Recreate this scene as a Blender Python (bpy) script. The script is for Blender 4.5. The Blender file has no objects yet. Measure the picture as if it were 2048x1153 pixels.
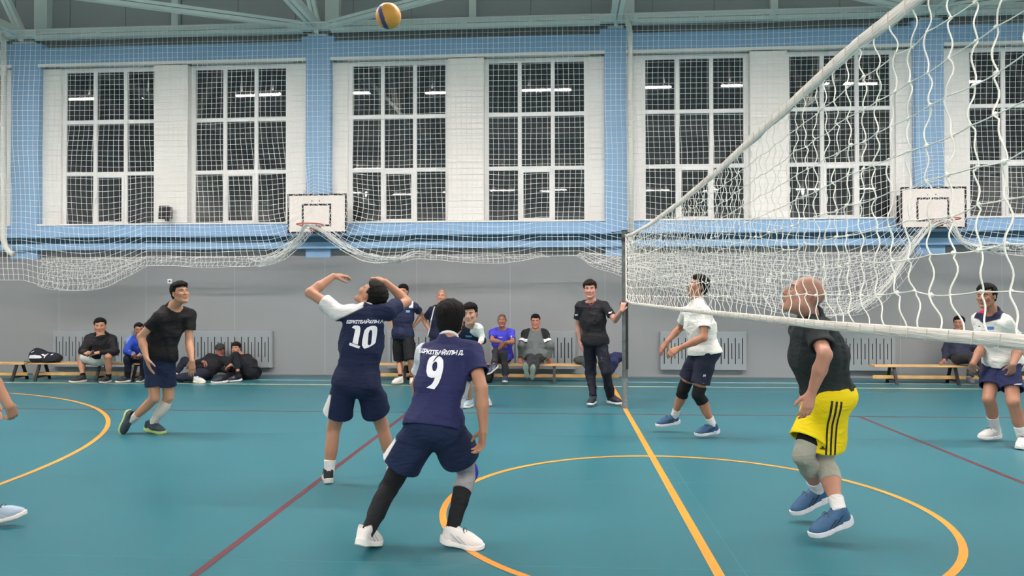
import bpy, bmesh, math, random
import numpy as np
from mathutils import Vector, Matrix
from mathutils.bvhtree import BVHTree

scn = bpy.context.scene
COL = scn.collection

# ------------------------------------------------------------------ camera
CAM_H, YAW, PIT, ROL, FPX = 1.5825, 0.0671, 0.0107, -0.0017, 1465.0
def _basis():
    fw = Vector((-math.sin(YAW)*math.cos(PIT), math.cos(YAW)*math.cos(PIT), math.sin(PIT)))
    r = Vector((math.cos(YAW), math.sin(YAW), 0)); u = r.cross(fw)
    return fw, r*math.cos(ROL)+u*math.sin(ROL), u*math.cos(ROL)-r*math.sin(ROL)
_fw, _rt, _up = _basis()
cam_d = bpy.data.cameras.new('camera'); cam = bpy.data.objects.new('camera', cam_d); COL.objects.link(cam)
cam_d.sensor_width = 36.0; cam_d.lens = FPX/2048*36.0; cam_d.clip_start = 0.05; cam_d.clip_end = 200
cam.matrix_world = Matrix(((_rt.x, _up.x, -_fw.x, 0), (_rt.y, _up.y, -_fw.y, 0), (_rt.z, _up.z, -_fw.z, CAM_H), (0, 0, 0, 1)))
scn.camera = cam

# ------------------------------------------------------------------ world, exposure
w = bpy.data.worlds.new('night'); scn.world = w; w.use_nodes = True
w.node_tree.nodes['Background'].inputs[0].default_value = (0.012, 0.014, 0.018, 1)
w.node_tree.nodes['Background'].inputs[1].default_value = 1.0
vs = scn.view_settings
vs.view_transform = 'Standard'; vs.look = 'None'; vs.gamma = 1.0; vs.use_curve_mapping = False
vs.exposure = 0.92
LAMP_POWER = 215.0      # emission strength of the ceiling lamp diffusers

# ------------------------------------------------------------------ materials
def s2l(c):
    return tuple(((x/255.0)/12.92 if x/255.0 <= 0.04045 else ((x/255.0+0.055)/1.055)**2.4) for x in c)
MATS = {}
def mat(name, rgb=None, rough=0.6, crease=0.0, metal=0.0, bump=0.0, bscale=40.0, var=0.0, vscale=6.0, spec=0.5, attr=False,
        emit=None, estr=0.0, sub=0.0, aniso=None, coat=0.0, ior=None, alpha=None):
    if name in MATS: return MATS[name]
    m = bpy.data.materials.new(name); m.use_nodes = True
    nt = m.node_tree; b = nt.nodes['Principled BSDF']; L = nt.links
    col = s2l(rgb) if rgb else (0.8, 0.8, 0.8)
    b.inputs['Base Color'].default_value = (*col, 1)
    b.inputs['Roughness'].default_value = rough; b.inputs['Metallic'].default_value = metal
    b.inputs['Specular IOR Level'].default_value = spec
    if ior: b.inputs['IOR'].default_value = ior
    if coat: b.inputs['Coat Weight'].default_value = coat
    if sub:
        b.inputs['Subsurface Weight'].default_value = sub
        b.inputs['Subsurface Radius'].default_value = (0.01, 0.004, 0.002); b.inputs['Subsurface Scale'].default_value = 1.0
    src = None
    if attr:
        a = nt.nodes.new('ShaderNodeAttribute'); a.attribute_name = 'Col'; src = a.outputs['Color']
    tc = nt.nodes.new('ShaderNodeTexCoord')
    if var > 0:
        n = nt.nodes.new('ShaderNodeTexNoise'); n.inputs['Scale'].default_value = vscale; n.inputs['Detail'].default_value = 5
        L.new(tc.outputs['Object'], n.inputs['Vector'])
        mr = nt.nodes.new('ShaderNodeMapRange'); mr.inputs[1].default_value = 0.3; mr.inputs[2].default_value = 0.7
        mr.inputs[3].default_value = 1-var; mr.inputs[4].default_value = 1+var
        L.new(n.outputs['Fac'], mr.inputs[0])
        mx = nt.nodes.new('ShaderNodeVectorMath'); mx.operation = 'SCALE'
        if src: L.new(src, mx.inputs[0])
        else: mx.inputs[0].default_value = col
        L.new(mr.outputs[0], mx.inputs['Scale']); src = mx.outputs[0]
    if src: L.new(src, b.inputs['Base Color'])
    if bump > 0:
        n2 = nt.nodes.new('ShaderNodeTexNoise'); n2.inputs['Scale'].default_value = bscale; n2.inputs['Detail'].default_value = 4
        vec = tc.outputs['Object']
        if aniso:
            mp = nt.nodes.new('ShaderNodeMapping'); mp.inputs['Scale'].default_value = aniso
            L.new(vec, mp.inputs['Vector']); vec = mp.outputs[0]
        L.new(vec, n2.inputs['Vector'])
        bp = nt.nodes.new('ShaderNodeBump'); bp.inputs['Strength'].default_value = bump; bp.inputs['Distance'].default_value = 0.01
        L.new(n2.outputs['Fac'], bp.inputs['Height']); L.new(bp.outputs[0], b.inputs['Normal'])
        if crease > 0:      # soft cloth creases: ridged, distorted noise
            n3 = nt.nodes.new('ShaderNodeTexNoise'); n3.inputs['Scale'].default_value = 7.5; n3.inputs['Detail'].default_value = 2.5; n3.inputs['Distortion'].default_value = 1.6
            m3 = nt.nodes.new('ShaderNodeMapping'); m3.inputs['Scale'].default_value = (0.8, 0.8, 2.2); m3.inputs['Rotation'].default_value = (0.5, 0.6, 0.0)
            L.new(tc.outputs['Object'], m3.inputs['Vector']); L.new(m3.outputs[0], n3.inputs['Vector'])
            b3 = nt.nodes.new('ShaderNodeBump'); b3.inputs['Strength'].default_value = crease; b3.inputs['Distance'].default_value = 0.03
            L.new(n3.outputs['Fac'], b3.inputs['Height']); L.new(bp.outputs[0], b3.inputs['Normal']); L.new(b3.outputs[0], b.inputs['Normal'])
    if emit:
        b.inputs['Emission Color'].default_value = (*emit, 1); b.inputs['Emission Strength'].default_value = estr
    MATS[name] = m
    return m

# ------------------------------------------------------------------ object helpers
def tag(o, label=None, cat=None, group=None, kind=None):
    if label: o['label'] = label
    if cat: o['category'] = cat
    if group: o['group'] = group
    if kind: o['kind'] = kind
    return o
def empty(name, loc=(0, 0, 0), rz=0.0, label=None, cat=None, group=None, kind=None, parent=None):
    o = bpy.data.objects.new(name, None); o.empty_display_size = 0.1; COL.objects.link(o)
    o.location = loc; o.rotation_euler = (0, 0, rz)
    if parent: o.parent = parent
    return tag(o, label, cat, group, kind)
def link_mesh(name, me, m, parent=None, loc=None):
    o = bpy.data.objects.new(name, me); COL.objects.link(o)
    if m is not None and len(me.materials) == 0:
        for k in (m if isinstance(m, (list, tuple)) else [m]): me.materials.append(k)
    if parent: o.parent = parent
    if loc is not None: o.location = loc
    return o
def np_mesh(name, V, Q, smooth=True, col=None, mi=None):
    """mesh from numpy verts and an (n,k) face array (all faces k-gons)"""
    me = bpy.data.meshes.new(name); V = np.asarray(V, np.float32); Q = np.asarray(Q, np.int32)
    k = Q.shape[1]
    me.vertices.add(len(V)); me.vertices.foreach_set('co', V.ravel())
    me.loops.add(Q.size); me.loops.foreach_set('vertex_index', Q.ravel())
    me.polygons.add(len(Q)); me.polygons.foreach_set('loop_start', np.arange(0, Q.size, k, dtype=np.int32))
    if smooth: me.polygons.foreach_set('use_smooth', np.ones(len(Q), bool))
    if mi is not None: me.polygons.foreach_set('material_index', np.asarray(mi, np.int32))
    me.update(calc_edges=True)
    if col is not None:
        a = me.color_attributes.new('Col', 'FLOAT_COLOR', 'POINT')
        c = np.ones((len(V), 4), np.float32); c[:, :3] = col; a.data.foreach_set('color', c.ravel())
    return me
class MB:
    """collects boxes / tubes / prisms into one mesh"""
    def __init__(s): s.v = []; s.f = []; s.m = []
    def add(s, vs, fs, mi=0):
        o = len(s.v); s.v += [tuple(p) for p in vs]; s.f += [tuple(i+o for i in f) for f in fs]; s.m += [mi]*len(fs); return s
    def box(s, a, b, mi=0):
        (x0, y0, z0), (x1, y1, z1) = a, b
        x0, x1 = sorted((x0, x1)); y0, y1 = sorted((y0, y1)); z0, z1 = sorted((z0, z1))
        vs = [(x0,y0,z0),(x1,y0,z0),(x1,y1,z0),(x0,y1,z0),(x0,y0,z1),(x1,y0,z1),(x1,y1,z1),(x0,y1,z1)]
        return s.add(vs, [(0,3,2,1),(4,5,6,7),(0,1,5,4),(1,2,6,5),(2,3,7,6),(3,0,4,7)], mi)
    def beam(s, p, q, wd, ht, mi=0, up=(0, 0, 1)):
        p, q = Vector(p), Vector(q); d = (q-p).normalized(); upv = Vector(up)
        sd = d.cross(upv)
        if sd.length < 1e-4: sd = d.cross(Vector((1, 0, 0)))
        sd.normalize(); u = sd.cross(d)
        c = []
        for e in (p, q):
            for a, b in ((-1,-1),(1,-1),(1,1),(-1,1)): c.append(e+sd*(a*wd/2)+u*(b*ht/2))
        return s.add(c, [(0,1,2,3),(7,6,5,4),(0,4,5,1),(1,5,6,2),(2,6,7,3),(3,7,4,0)], mi)
    def tube(s, pts, r, n=8, caps=True, mi=0, rs=None):
        pts = [Vector(p) for p in pts]; rings = []; prev = None
        for i, p in enumerate(pts):
            a = pts[max(i-1, 0)]; b = pts[min(i+1, len(pts)-1)]; d = (b-a)
            d = d.normalized() if d.length > 1e-9 else Vector((0, 0, 1))
            if prev is None: x = d.orthogonal().normalized()
            else:
                x = prev-d*prev.dot(d); x = x.normalized() if x.length > 1e-6 else d.orthogonal().normalized()
            prev = x; y = d.cross(x); rr = rs[i] if rs else r
            rings.append([p+x*(rr*math.cos(2*math.pi*k/n))+y*(rr*math.sin(2*math.pi*k/n)) for k in range(n)])
        vs = [v for rg in rings for v in rg]; fs = []
        for i in range(len(rings)-1):
            for k in range(n): fs.append((i*n+k, i*n+(k+1)%n, (i+1)*n+(k+1)%n, (i+1)*n+k))
        if caps: fs.append(tuple(range(n-1, -1, -1))); fs.append(tuple((len(rings)-1)*n+k for k in range(n)))
        return s.add(vs, fs, mi)
    def mesh(s, name, smooth=False):
        me = bpy.data.meshes.new(name); me.from_pydata(s.v, [], s.f)
        if any(s.m): me.polygons.foreach_set('material_index', s.m)
        if smooth: me.polygons.foreach_set('use_smooth', [True]*len(s.f))
        me.update(); return me
    def obj(s, name, m, parent=None, smooth=False, loc=None, bevel=0.0):
        o = link_mesh(name, s.mesh(name, smooth), m, parent, loc)
        if bevel:
            md = o.modifiers.new('bevel', 'BEVEL'); md.width = bevel; md.segments = 2; md.limit_method = 'ANGLE'
        return o
def tube_mesh(V0, segs, r, n=3):
    """many 2-point-chained polylines -> one light mesh. V0: list of (k,3) arrays"""
    Vs = []; Qs = []; off = 0
    ang = np.arange(n)*2*math.pi/n
    for P in V0:
        P = np.asarray(P, float); k = len(P)
        if k < 2: continue
        D = np.empty_like(P); D[1:-1] = P[2:]-P[:-2]; D[0] = P[1]-P[0]; D[-1] = P[-1]-P[-2]
        D /= np.linalg.norm(D, axis=1)[:, None]+1e-12
        m = np.abs(D.mean(0)); ref = np.zeros(3); ref[int(np.argmin(m))] = 1.0
        X = np.cross(D, ref); X /= np.linalg.norm(X, axis=1)[:, None]+1e-12; Y = np.cross(D, X)
        R = P[:, None, :]+r*(np.cos(ang)[None, :, None]*X[:, None, :]+np.sin(ang)[None, :, None]*Y[:, None, :])
        Vs.append(R.reshape(-1, 3))
        i = (np.arange(k-1)*n)[:, None]; j = np.arange(n)[None, :]; j2 = (j+1) % n
        Qs.append(np.stack([i+j, i+j2, i+n+j2, i+n+j], -1).reshape(-1, 4)+off); off += k*n
    return np.concatenate(Vs), np.concatenate(Qs)
# ================================================================== THE HALL
XL, XR, YB, YW, ZC = -17.0, 19.0, -14.5, 14.17, 9.0
M_floor = mat('teal vinyl floor', (44, 105, 116), rough=0.34, var=0.05, vscale=0.9, bump=0.03, bscale=300, spec=0.35)
M_yel = mat('yellow court paint', (226, 146, 44), rough=0.4, var=0.04)
M_mar = mat('maroon court paint', (92, 40, 46), rough=0.4)
M_wht = mat('white court paint', (205, 214, 210), rough=0.4)
M_cream = mat('cream court paint', (214, 208, 150), rough=0.4)
M_panel = mat('grey wall panel', (136, 139, 141), rough=0.5, var=0.015, vscale=1.2)
M_joint = mat('light panel joint', (160, 166, 168), rough=0.5)
M_grey2 = mat('grey upper cladding', (160, 164, 162), rough=0.6)
M_conc = mat('raw grey wall', (128, 130, 128), rough=0.8, var=0.05)
M_blue = mat('light blue wall paint', (140, 178, 212), rough=0.55, bump=0.05, bscale=90)
M_bluedk = mat('teal ledge gap', (96, 150, 180), rough=0.6)  # even teal colour for the gap below the ledge
M_white = mat('white plastic cladding', (248, 243, 236), rough=0.45)
M_frame = mat('white window frame', (246, 243, 240), rough=0.35)
M_glass = mat('dark night window glass', (34, 35, 37), rough=0.02, spec=0.8, ior=1.7)
M_steel = mat('pale green grey steel paint', (222, 230, 222), rough=0.5)
M_black = mat('black plastic', (22, 22, 24), rough=0.5)
M_rearw = mat('pale hall wall', (200, 203, 200), rough=0.7)
M_pipe = mat('cream duct paint', (222, 220, 210), rough=0.5)

def plane_obj(name, pts, m, parent=None, kind='structure'):
    mb = MB(); mb.add(pts, [(0, 1, 2, 3)]); o = mb.obj(name, m, parent)
    if kind and not parent: tag(o, kind=kind)
    return o
floor = MB().box((XL, YB, -0.1), (XR, 14.9, 0.0)).obj('floor', M_floor); tag(floor, kind='structure')
MBx = MB().box((XL, YB, ZC), (XR, 14.9, ZC+0.1)); ceil = MBx.obj('ceiling', M_grey2); tag(ceil, kind='structure')
tag(MB().box((XL-0.1, YB, 0), (XL, 14.9, ZC)).obj('wall_left', M_rearw), kind='structure')
tag(MB().box((XR, YB, 0), (XR+0.1, 14.9, ZC)).obj('wall_right', M_rearw), kind='structure')
tag(MB().box((XL, YB-0.1, 0), (XR, YB, ZC)).obj('wall_front', M_rearw), kind='structure')

# --- court lines (thin painted strips lying on the floor)
XN, YS, YC = 0.897, 9.883, 5.53
def strip(name, x0, y0, x1, y1, m, z):
    MB().box((x0, y0, z-0.0006), (x1, y1, z)).obj(name, m, floor)
def ring(name, cx, cy, r0, r1, a0, a1, m, z, n=96):
    vs = []; fs = []
    for i in range(n+1):
        a = a0+(a1-a0)*i/n
        for r in (r0, r1): vs.append((cx+r*math.cos(a), cy+r*math.sin(a), z))
        if i: k = 2*i; fs.append((k-2, k-1, k+1, k))
    mb = MB(); mb.add(vs, fs); return mb.obj(name, m, floor)
strip('court_line', XN-0.04, -1.9, XN+0.02, 12.93, M_yel, 0.0016)
strip('court_line', XN-3.0, 0.883, XN-2.95, YS, M_mar, 0.0012)
strip('court_line', XN+2.95, 0.883, XN+3.0, YS, M_mar, 0.0012)
strip('court_line', XN-9, YS-0.05, XN+9, YS, M_mar, 0.0008)
strip('court_line', XN-9, 0.883, XN+9, 0.933, M_mar, 0.0008)
strip('court_line', XL+1, 12.83, XR-1, 12.88, M_cream, 0.0008)
strip('court_line', XL+1, 13.50, XR-1, 13.55, M_wht, 0.0008)
M_seam = mat('floor seam', (72, 132, 140), rough=0.4)
for yy in (4.3, 6.3, 8.3, 10.3, 12.3): MB().box((XL+.5, yy, 0), (XR-.5, yy+.003, .0004)).obj('floor_seam', M_seam, floor)
MB().box((XN+.142, 1.0, 0), (XN+.145, 9.0, .0005)).obj('floor_seam', M_seam, floor)
ring('court_circle', XN, YC, 1.75, 1.80, 0, 2*math.pi, M_yel, 0.0022)
ring('court_arc', -10.93, YC, 6.19, 6.24, -math.pi/2, math.pi/2, M_yel, 0.0022)
ring('court_arc', 2*XN+10.93, YC, 6.19, 6.24, math.pi/2, 1.5*math.pi, M_yel, 0.0022)

# --- lower grey panelled wall
wall = MB().box((XL, YW+0.03, 0), (XR, YW+0.12, 2.33)).obj('wall_back', M_conc); tag(wall, kind='structure')
pw = 1.83; x = -10.14-4*pw; first = True
while x < XR:
    a, b = max(x, XL)+0.004, min(x+pw, XR)-0.004
    MB().box((a, YW, 0.0), (b, YW+0.028, 2.345)).obj('wall_panel', M_panel, wall)
    MB().box((b, YW-0.001, 0.05), (b+0.008, YW+0.02, 2.34)).obj('joint_strip', M_joint, wall)
    x += pw
MB().box((XL, YW-0.02, 0), (XR, YW+0.001, 0.03)).obj('baseboard_back', mat('grey skirting', (92, 100, 104), rough=0.6))
tag(bpy.data.objects['baseboard_back'], kind='structure')

# --- upper wall: blue concrete frame with recessed window bays
PIL = [(-17.0, -16.6), (-11.24, -10.66), (-5.07, -4.57), (0.85, 1.27), (6.67, 7.19), (12.95, 13.45), (18.6, 19.0)]
YF, YR, YG = 14.25, 14.42, 14.47     # frame face, recess face, glass
ZB0, ZB1, ZT, ZTOP = 2.52, 3.06, 6.33, 6.74
up = MB()
for a, b in PIL: up.box((a, YF, 2.30), (b, YF+0.45, ZTOP-0.12))
for k in range(len(PIL)-1):
    a, b = PIL[k][1], PIL[k+1][0]
    up.box((a, YF, ZB0), (b, YF+0.45, ZB1)); up.box((a, YF, ZT), (b, YF+0.45, ZTOP-0.07))
upo = up.obj('wall_upper', M_blue); tag(upo, kind='structure')
for a, b in PIL: MB().box((a-0.08, YF-0.02, ZTOP-0.12), (b+0.08, YF+0.45, ZTOP+0.02)).obj('pillar_head', M_blue, upo)
for a, b in PIL: MB().box((a+0.06, YF-0.06, ZTOP+0.02), (b-0.06, YF+0.3, ZTOP+0.05)).obj('bearing_plate', mat('galvanised plate', (214, 218, 220), rough=0.3, metal=0.3), upo)
MB().box((XL, YF+0.09, 2.2), (XR, YF+0.2, ZB0)).obj('recess_panel', mat('mid grey recess board', (146, 150, 150), rough=0.7), upo)
MB().box((XL, YF+0.20, ZTOP-0.1), (XR, YF+0.45, 7.0)).obj('head_wall', M_conc, upo)
# ledge (blue pipe shelf) running along the frame
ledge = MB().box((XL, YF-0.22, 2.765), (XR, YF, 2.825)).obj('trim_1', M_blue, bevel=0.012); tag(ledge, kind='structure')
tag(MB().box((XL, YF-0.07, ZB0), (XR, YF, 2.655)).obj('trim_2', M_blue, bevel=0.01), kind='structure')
ch = MB().box((XL, YF-0.05, 2.655), (XR, YF, 2.765)).obj('dark_strip', mat('dark teal strip', (62, 104, 126), rough=0.6), ledge)  # dark teal strip between the ledge and the lower trim
# upper grey cladding and posts
clad = MB().box((XL, YF+0.30, 7.0), (XR, YF+0.36, ZC)).obj('trim_3', M_grey2); tag(clad, kind='structure')
x = XL+0.8
while x < XR:
    MB().box((x, YF+0.292, 7.05), (x+0.012, YF+0.30, ZC)).obj('cladding_joint', M_conc, clad); x += 1.2
for a, b in PIL:
    c = (a+b)/2
    MB().box((c+0.10, YF+0.12, 7.0), (c+0.38, YF+0.29, ZC)).obj('post', M_steel, clad)
    if c < 14: MB().box((c+3.0, YF+0.18, 7.0), (c+3.14, YF+0.29, ZC)).obj('post', M_steel, clad)

# --- window bays
brick_cache = {}
def plank_mesh(wd, ht, dp):
    k = (round(wd, 3), round(ht, 3), round(dp, 3))
    if k not in brick_cache:
        mb = MB(); e = 0.006
        y0, y1 = 0, dp
        vs = [(-wd/2, y0+e, 0), (wd/2, y0+e, 0), (wd/2, y0, e), (-wd/2, y0, e), (-wd/2, y0, ht-e), (wd/2, y0, ht-e),
              (wd/2, y0+e, ht), (-wd/2, y0+e, ht), (-wd/2, y1, 0), (wd/2, y1, 0), (wd/2, y1, ht), (-wd/2, y1, ht)]
        fs = [(0,1,2,3),(3,2,5,4),(4,5,6,7),(7,6,10,11),(1,0,8,9),(0,3,4,7,11,8),(2,1,9,10,6,5),(8,11,10,9)]
        mb.add(vs, fs); me = mb.mesh('plank'); me.materials.append(M_white); brick_cache[k] = me
    return brick_cache[k]
def planks(par, x0, x1, y, z0, z1, dp=0.02, n=25):
    ht = (z1-z0)/n
    me = plank_mesh(x1-x0, ht-0.001, dp)
    for i in range(n):
        o = bpy.data.objects.new('plank', me); COL.objects.link(o); o.parent = par; o.location = ((x0+x1)/2, y, z0+i*ht)
def window(idx, x0, glassw=0.575, mull=0.078, fr=0.085):
    """three by three light window unit whose left frame edge is at x0"""
    wd = 3*glassw+2*mull+2*fr
    W = empty('window_%d' % idx, (x0, YG, ZB1), kind='structure')
    z0, z1 = 0.0, 3.23; zr = [(0.02, 1.005), (1.085, 2.075), (2.155, 3.145)]
    MB().box((0, -0.03, z0), (fr, 0.05, z1)).obj('frame', M_frame, W); MB().box((wd-fr, -0.03, z0), (wd, 0.05, z1)).obj('frame', M_frame, W)
    MB().box((fr, -0.03, 3.145), (wd-fr, 0.05, z1)).obj('frame', M_frame, W); MB().box((fr, -0.03, z0-0.03), (wd-fr, 0.05, 0.02)).obj('frame', M_frame, W)
    for k in range(2): MB().box((fr, -0.032, zr[k][1]), (wd-fr, 0.045, zr[k+1][0])).obj('transom', M_frame, W, bevel=0.006)
    for k in range(2):
        mx = fr+(k+1)*glassw+k*mull
        MB().box((mx, -0.036, 0.02), (mx+mull, 0.045, 3.145)).obj('mullion', M_frame, W, bevel=0.006)
    rnd = random.Random(idx)
    for c in range(3):
        for rw in range(3):
            gx = fr+c*(glassw+mull); a, b = zr[rw]
            if c == 1 and rw == 0:
                s = MB(); t = 0.052
                s.box((gx-0.02, -0.055, a-0.01), (gx+t-0.02, 0.0, b+0.01)).box((gx+glassw-t+0.02, -0.055, a-0.01), (gx+glassw+0.02, 0.0, b+0.01))
                s.box((gx+t-0.02, -0.055, a-0.01), (gx+glassw-t+0.02, 0.0, a+t-0.01)).box((gx+t-0.02, -0.055, b-t+0.01), (gx+glassw-t+0.02, 0.0, b+0.01))
                so = s.obj('sash', M_frame, W, bevel=0.004)
                MB().box((gx-0.012, -0.075, (a+b)/2-0.02), (gx+0.014, -0.055, (a+b)/2+0.05)).box((gx-0.006, -0.095, (a+b)/2-0.10), (gx+0.010, -0.075, (a+b)/2+0.03)).obj('handle', M_frame, so)
            g = MB().box((-glassw/2, 0, -(b-a)/2), (glassw/2, 0.008, (b-a)/2)).obj('pane', M_glass, W)
            g.location = (gx+glassw/2, 0.0, (a+b)/2)
            g.rotation_euler = (rnd.uniform(-0.002, 0.002), 0, rnd.uniform(-0.002, 0.002))
    return wd
WU = 3*0.575+2*0.078+2*0.085
wi = 1
for k in range(len(PIL)-1):
    a, b = PIL[k][1], PIL[k+1][0]
    if b < -13 or a > 13: pass
    bay = empty('trim_%d' % (4+k), (0, 0, 0), kind='structure')
    Lb = b-a; pier = 0.70; side = (Lb-2*WU-pier)/2
    if side < 0.1: side = 0.1; pier = Lb-2*WU-0.2
    # soffit, sill and back board
    mb = MB().box((a, YF-0.01, ZT-0.015), (b, YG+0.05, ZT+0.01)).box((a, YF-0.02, ZB1-0.03), (b, YG+0.05, ZB1+0.0))
    mb.box((a, YG+0.05, ZB1), (b, YG+0.08, ZT)).box((a, YF-0.015, ZT-0.05), (b, YF+0.01, ZT)); mb.obj('reveal', M_white, bay)
    planks(bay, a, a+side, YR-0.03, ZB1+0.01, ZT-0.05, dp=0.07)
    planks(bay, b-side, b, YR-0.03, ZB1+0.01, ZT-0.05, dp=0.07)
    mid = (a+b)/2
    planks(bay, mid-pier/2, mid+pier/2, YF+0.02, ZB1+0.005, ZT-0.06, dp=0.2)
    window(wi, a+side, ); window(wi+1, mid+pier/2); wi += 2

# --- roof steel
tr = MB()
zc = 6.86
yb = YF-0.12
beam = empty('trim_20', (0, 0, 0), kind='structure')
for k in range(len(PIL)-1):
    a, b = (PIL[k][0]+PIL[k][1])/2+0.30, (PIL[k+1][0]+PIL[k+1][1])/2-0.30
    MB().box((a, yb-0.06, zc-0.055), (b, yb+0.06, zc+0.02)).obj('chord', M_steel, beam)
    MB().box((a, yb-0.06, zc+0.032), (b, yb+0.06, zc+0.06)).obj('chord_cap', M_steel, beam)
    n = 4
    for i in range(n+1):
        xx = a+(b-a)*i/n; xx = min(max(xx, a+0.06), b-0.06)
        MB().box((xx-0.06, yb-0.058, zc+0.02), (xx+0.06, yb+0.058, zc+0.033)).obj('batten', M_steel, beam)
    mb = MB().box((a, yb+0.10, zc+0.12), (b, yb+0.16, zc+0.2)); mb.obj('net_rail', M_steel, beam)
for k, (a, b) in enumerate(PIL):
    c = (a+b)/2
    T = empty('trim_%d' % (21+k), (c, 0, 0), kind='structure')
    m = MB().beam((-0.06, yb, 6.92), (-0.06, -14, 6.92), 0.09, 0.14).beam((0.06, yb, 6.92), (0.06, -14, 6.92), 0.09, 0.14); m.obj('bottom_chord', M_steel, T)
    MB().box((-0.035, yb-0.035, ZTOP+0.04), (0.035, yb+0.035, 6.9)).obj('stub', M_steel, T)
    MB().box((-0.38, yb-0.07, 6.84), (0.38, yb+0.07, 6.99)).obj('gusset', M_steel, T)
    yy = yb; s = 0
    while yy > -12:
        z0, z1 = (6.98, 8.9) if s == 0 else (8.9, 6.98)
        MB().beam((-0.045, yy, z0), (-0.045, yy-1.6, z1), 0.07, 0.10).beam((0.045, yy, z0), (0.045, yy-1.6, z1), 0.07, 0.10).obj('web', M_steel, T)
        yy -= 1.6; s = 1-s
for k in (2, 4):
    c = (PIL[k][0]+PIL[k][1])/2
    for kk in (k-1, k+1):
        c2 = (PIL[kk][0]+PIL[kk][1])/2; B = empty('trim_%d' % (30+k*2+(kk > k)), kind='structure')
        p = Vector((c+(0.3 if kk > k else -0.3), yb-0.05, 6.93)); q = Vector((c2, 11.3, 6.95))
        MB().beam(p+Vector((0, 0, 0.045)), q+Vector((0, 0, 0.045)), 0.10, 0.06).beam(p-Vector((0, 0, 0.035)), q-Vector((0, 0, 0.035)), 0.10, 0.07).obj('wind_brace', M_steel, B)

# --- ventilation down pipes
def duct(pts, r, name, label):
    mb = MB().tube(pts, r, n=16); o = mb.obj(name, M_pipe, smooth=True); tag(o, label, 'pipe'); return o
duct([(1.21, 14.02, 8.9), (1.215, 14.02, 7.3), (1.22, 14.02, 6.95), (1.235, 14.0, 6.88), (1.29, 13.99, 6.72), (1.315, 13.99, 6.6), (1.32, 13.99, 6.3), (1.32, 13.99, 4.5), (1.32, 13.99, 2.36)], 0.052, 'down_pipe',
     'cream vertical pipe with a kink near the ceiling, running down beside the middle blue pillar')
duct([(-11.9, 13.95, 6.95), (-11.45, 13.98, 6.93), (-11.27, 14.0, 6.84), (-11.2, 14.0, 6.7), (-11.2, 14.0, 6.4), (-11.2, 14.0, 4.5), (-11.19, 14.0, 2.75), (-11.14, 14.0, 2.58), (-11.02, 13.97, 2.46), (-10.95, 13.97, 2.44)], 0.056, 'down_pipe',
     'cream vertical pipe at the far left edge, bending out at its foot')

# --- ceiling lamps
M_lamp = mat('lamp diffuser', (255, 255, 255), emit=(1.0, 0.905, 0.865), estr=LAMP_POWER)
M_housing = mat('lamp housing', (225, 226, 226), rough=0.4)
def lamp():
    t = empty('ceiling_lamp', label='lit linear ceiling lamp of four modules, seen mirrored in the dark window panes', cat='lamp', group='linear ceiling lamps')
    MB().box((-0.70, -0.09, 0.02), (0.70, 0.09, 0.08)).box((-0.70, -0.105, -0.022), (0.70, -0.088, 0.08)).box((-0.70, 0.088, -0.022), (0.70, 0.105, 0.08)).box((-0.5, -0.02, 0.08), (-0.46, 0.02, 0.6)).box((0.46, -0.02, 0.08), (0.5, 0.02, 0.6)).obj('housing', M_housing, t)
    MB().box((-0.62, -0.07, 0.081), (0.62, 0.07, 0.086)).obj('added_fill_strip', mat('added fill glow', (255, 255, 255), emit=(1.0, 0.905, 0.865), estr=LAMP_POWER*0.10), t)  # unseen glowing strip added on the housing to brighten ceiling and roof steel
    for i in range(4):
        cx = -0.51+i*0.34; MB().box((cx-0.15, -0.085, 0.004), (cx+0.15, 0.085, 0.02)).obj('lit_module', M_lamp, t)
    return t
proto = lamp(); fl = True
def copy_tree(o, parent=None):
    c = o.copy(); COL.objects.link(c)
    if parent: c.parent = parent
    for ch in list(o.children): copy_tree(ch, c)
    return c
for yy in (8.4, -4.1, -11.5):
    for i in range(-6, 7):
        xx = -0.4+i*2.78
        if not (XL+0.8 < xx < XR-0.8): continue
        o = proto if fl else copy_tree(proto); fl = False
        o.location = (xx, yy, 7.4)

# --- radiator covers with cut slots
M_rad = mat('grey radiator cover', (142, 149, 152), rough=0.45)
M_dark = mat('dark slot interior', (16, 17, 18), rough=0.9)
def radiator(x0, x1, label):
    t = empty('radiator_cover', (x0, YW-0.082, 0.174), label=label, cat='radiator cover')
    W, H = x1-x0, 0.714; n = int((W-0.14)/0.0655); p = (W-0.14)/n; sw = 0.017
    mb = MB(); zs_t = (0.11, 0.605); zs_s = (0.21, 0.505); xc = 0.0
    for i in range(n+1):
        cx = 0.07+p*i; lo, hi = zs_t if i % 2 == 0 else zs_s
        mb.box((xc, 0, 0), (cx-sw/2, 0.006, H)); mb.box((cx-sw/2, 0, 0), (cx+sw/2, 0.006, lo)); mb.box((cx-sw/2, 0, hi), (cx+sw/2, 0.006, H)); xc = cx+sw/2
    mb.box((xc, 0, 0), (W, 0.006, H))
    mb.obj('slotted_panel', M_rad, t)
    fr = MB().box((0, 0.006, 0), (0.012, 0.058, H)).box((W-0.012, 0.006, 0), (W, 0.058, H)).box((0.012, 0.006, H-0.012), (W-0.012, 0.058, H)); fr.box((-0.004, -0.004, H-0.004), (W+0.004, 0.058, H+0.006))
    fr.obj('casing', M_joint, t)
    MB().box((0.02, 0.035, 0.02), (W-0.02, 0.05, H-0.02)).obj('radiator', M_dark, t)
    return t
radiator(-10.2, -8.56, 'grey slotted radiator cover behind the seated man in the black hoodie')
radiator(-7.33, -5.69, 'grey slotted radiator cover behind the two men sitting on the floor')
radiator(-3.38, -1.74, 'grey slotted radiator cover behind the standing men with hands on hips')
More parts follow.
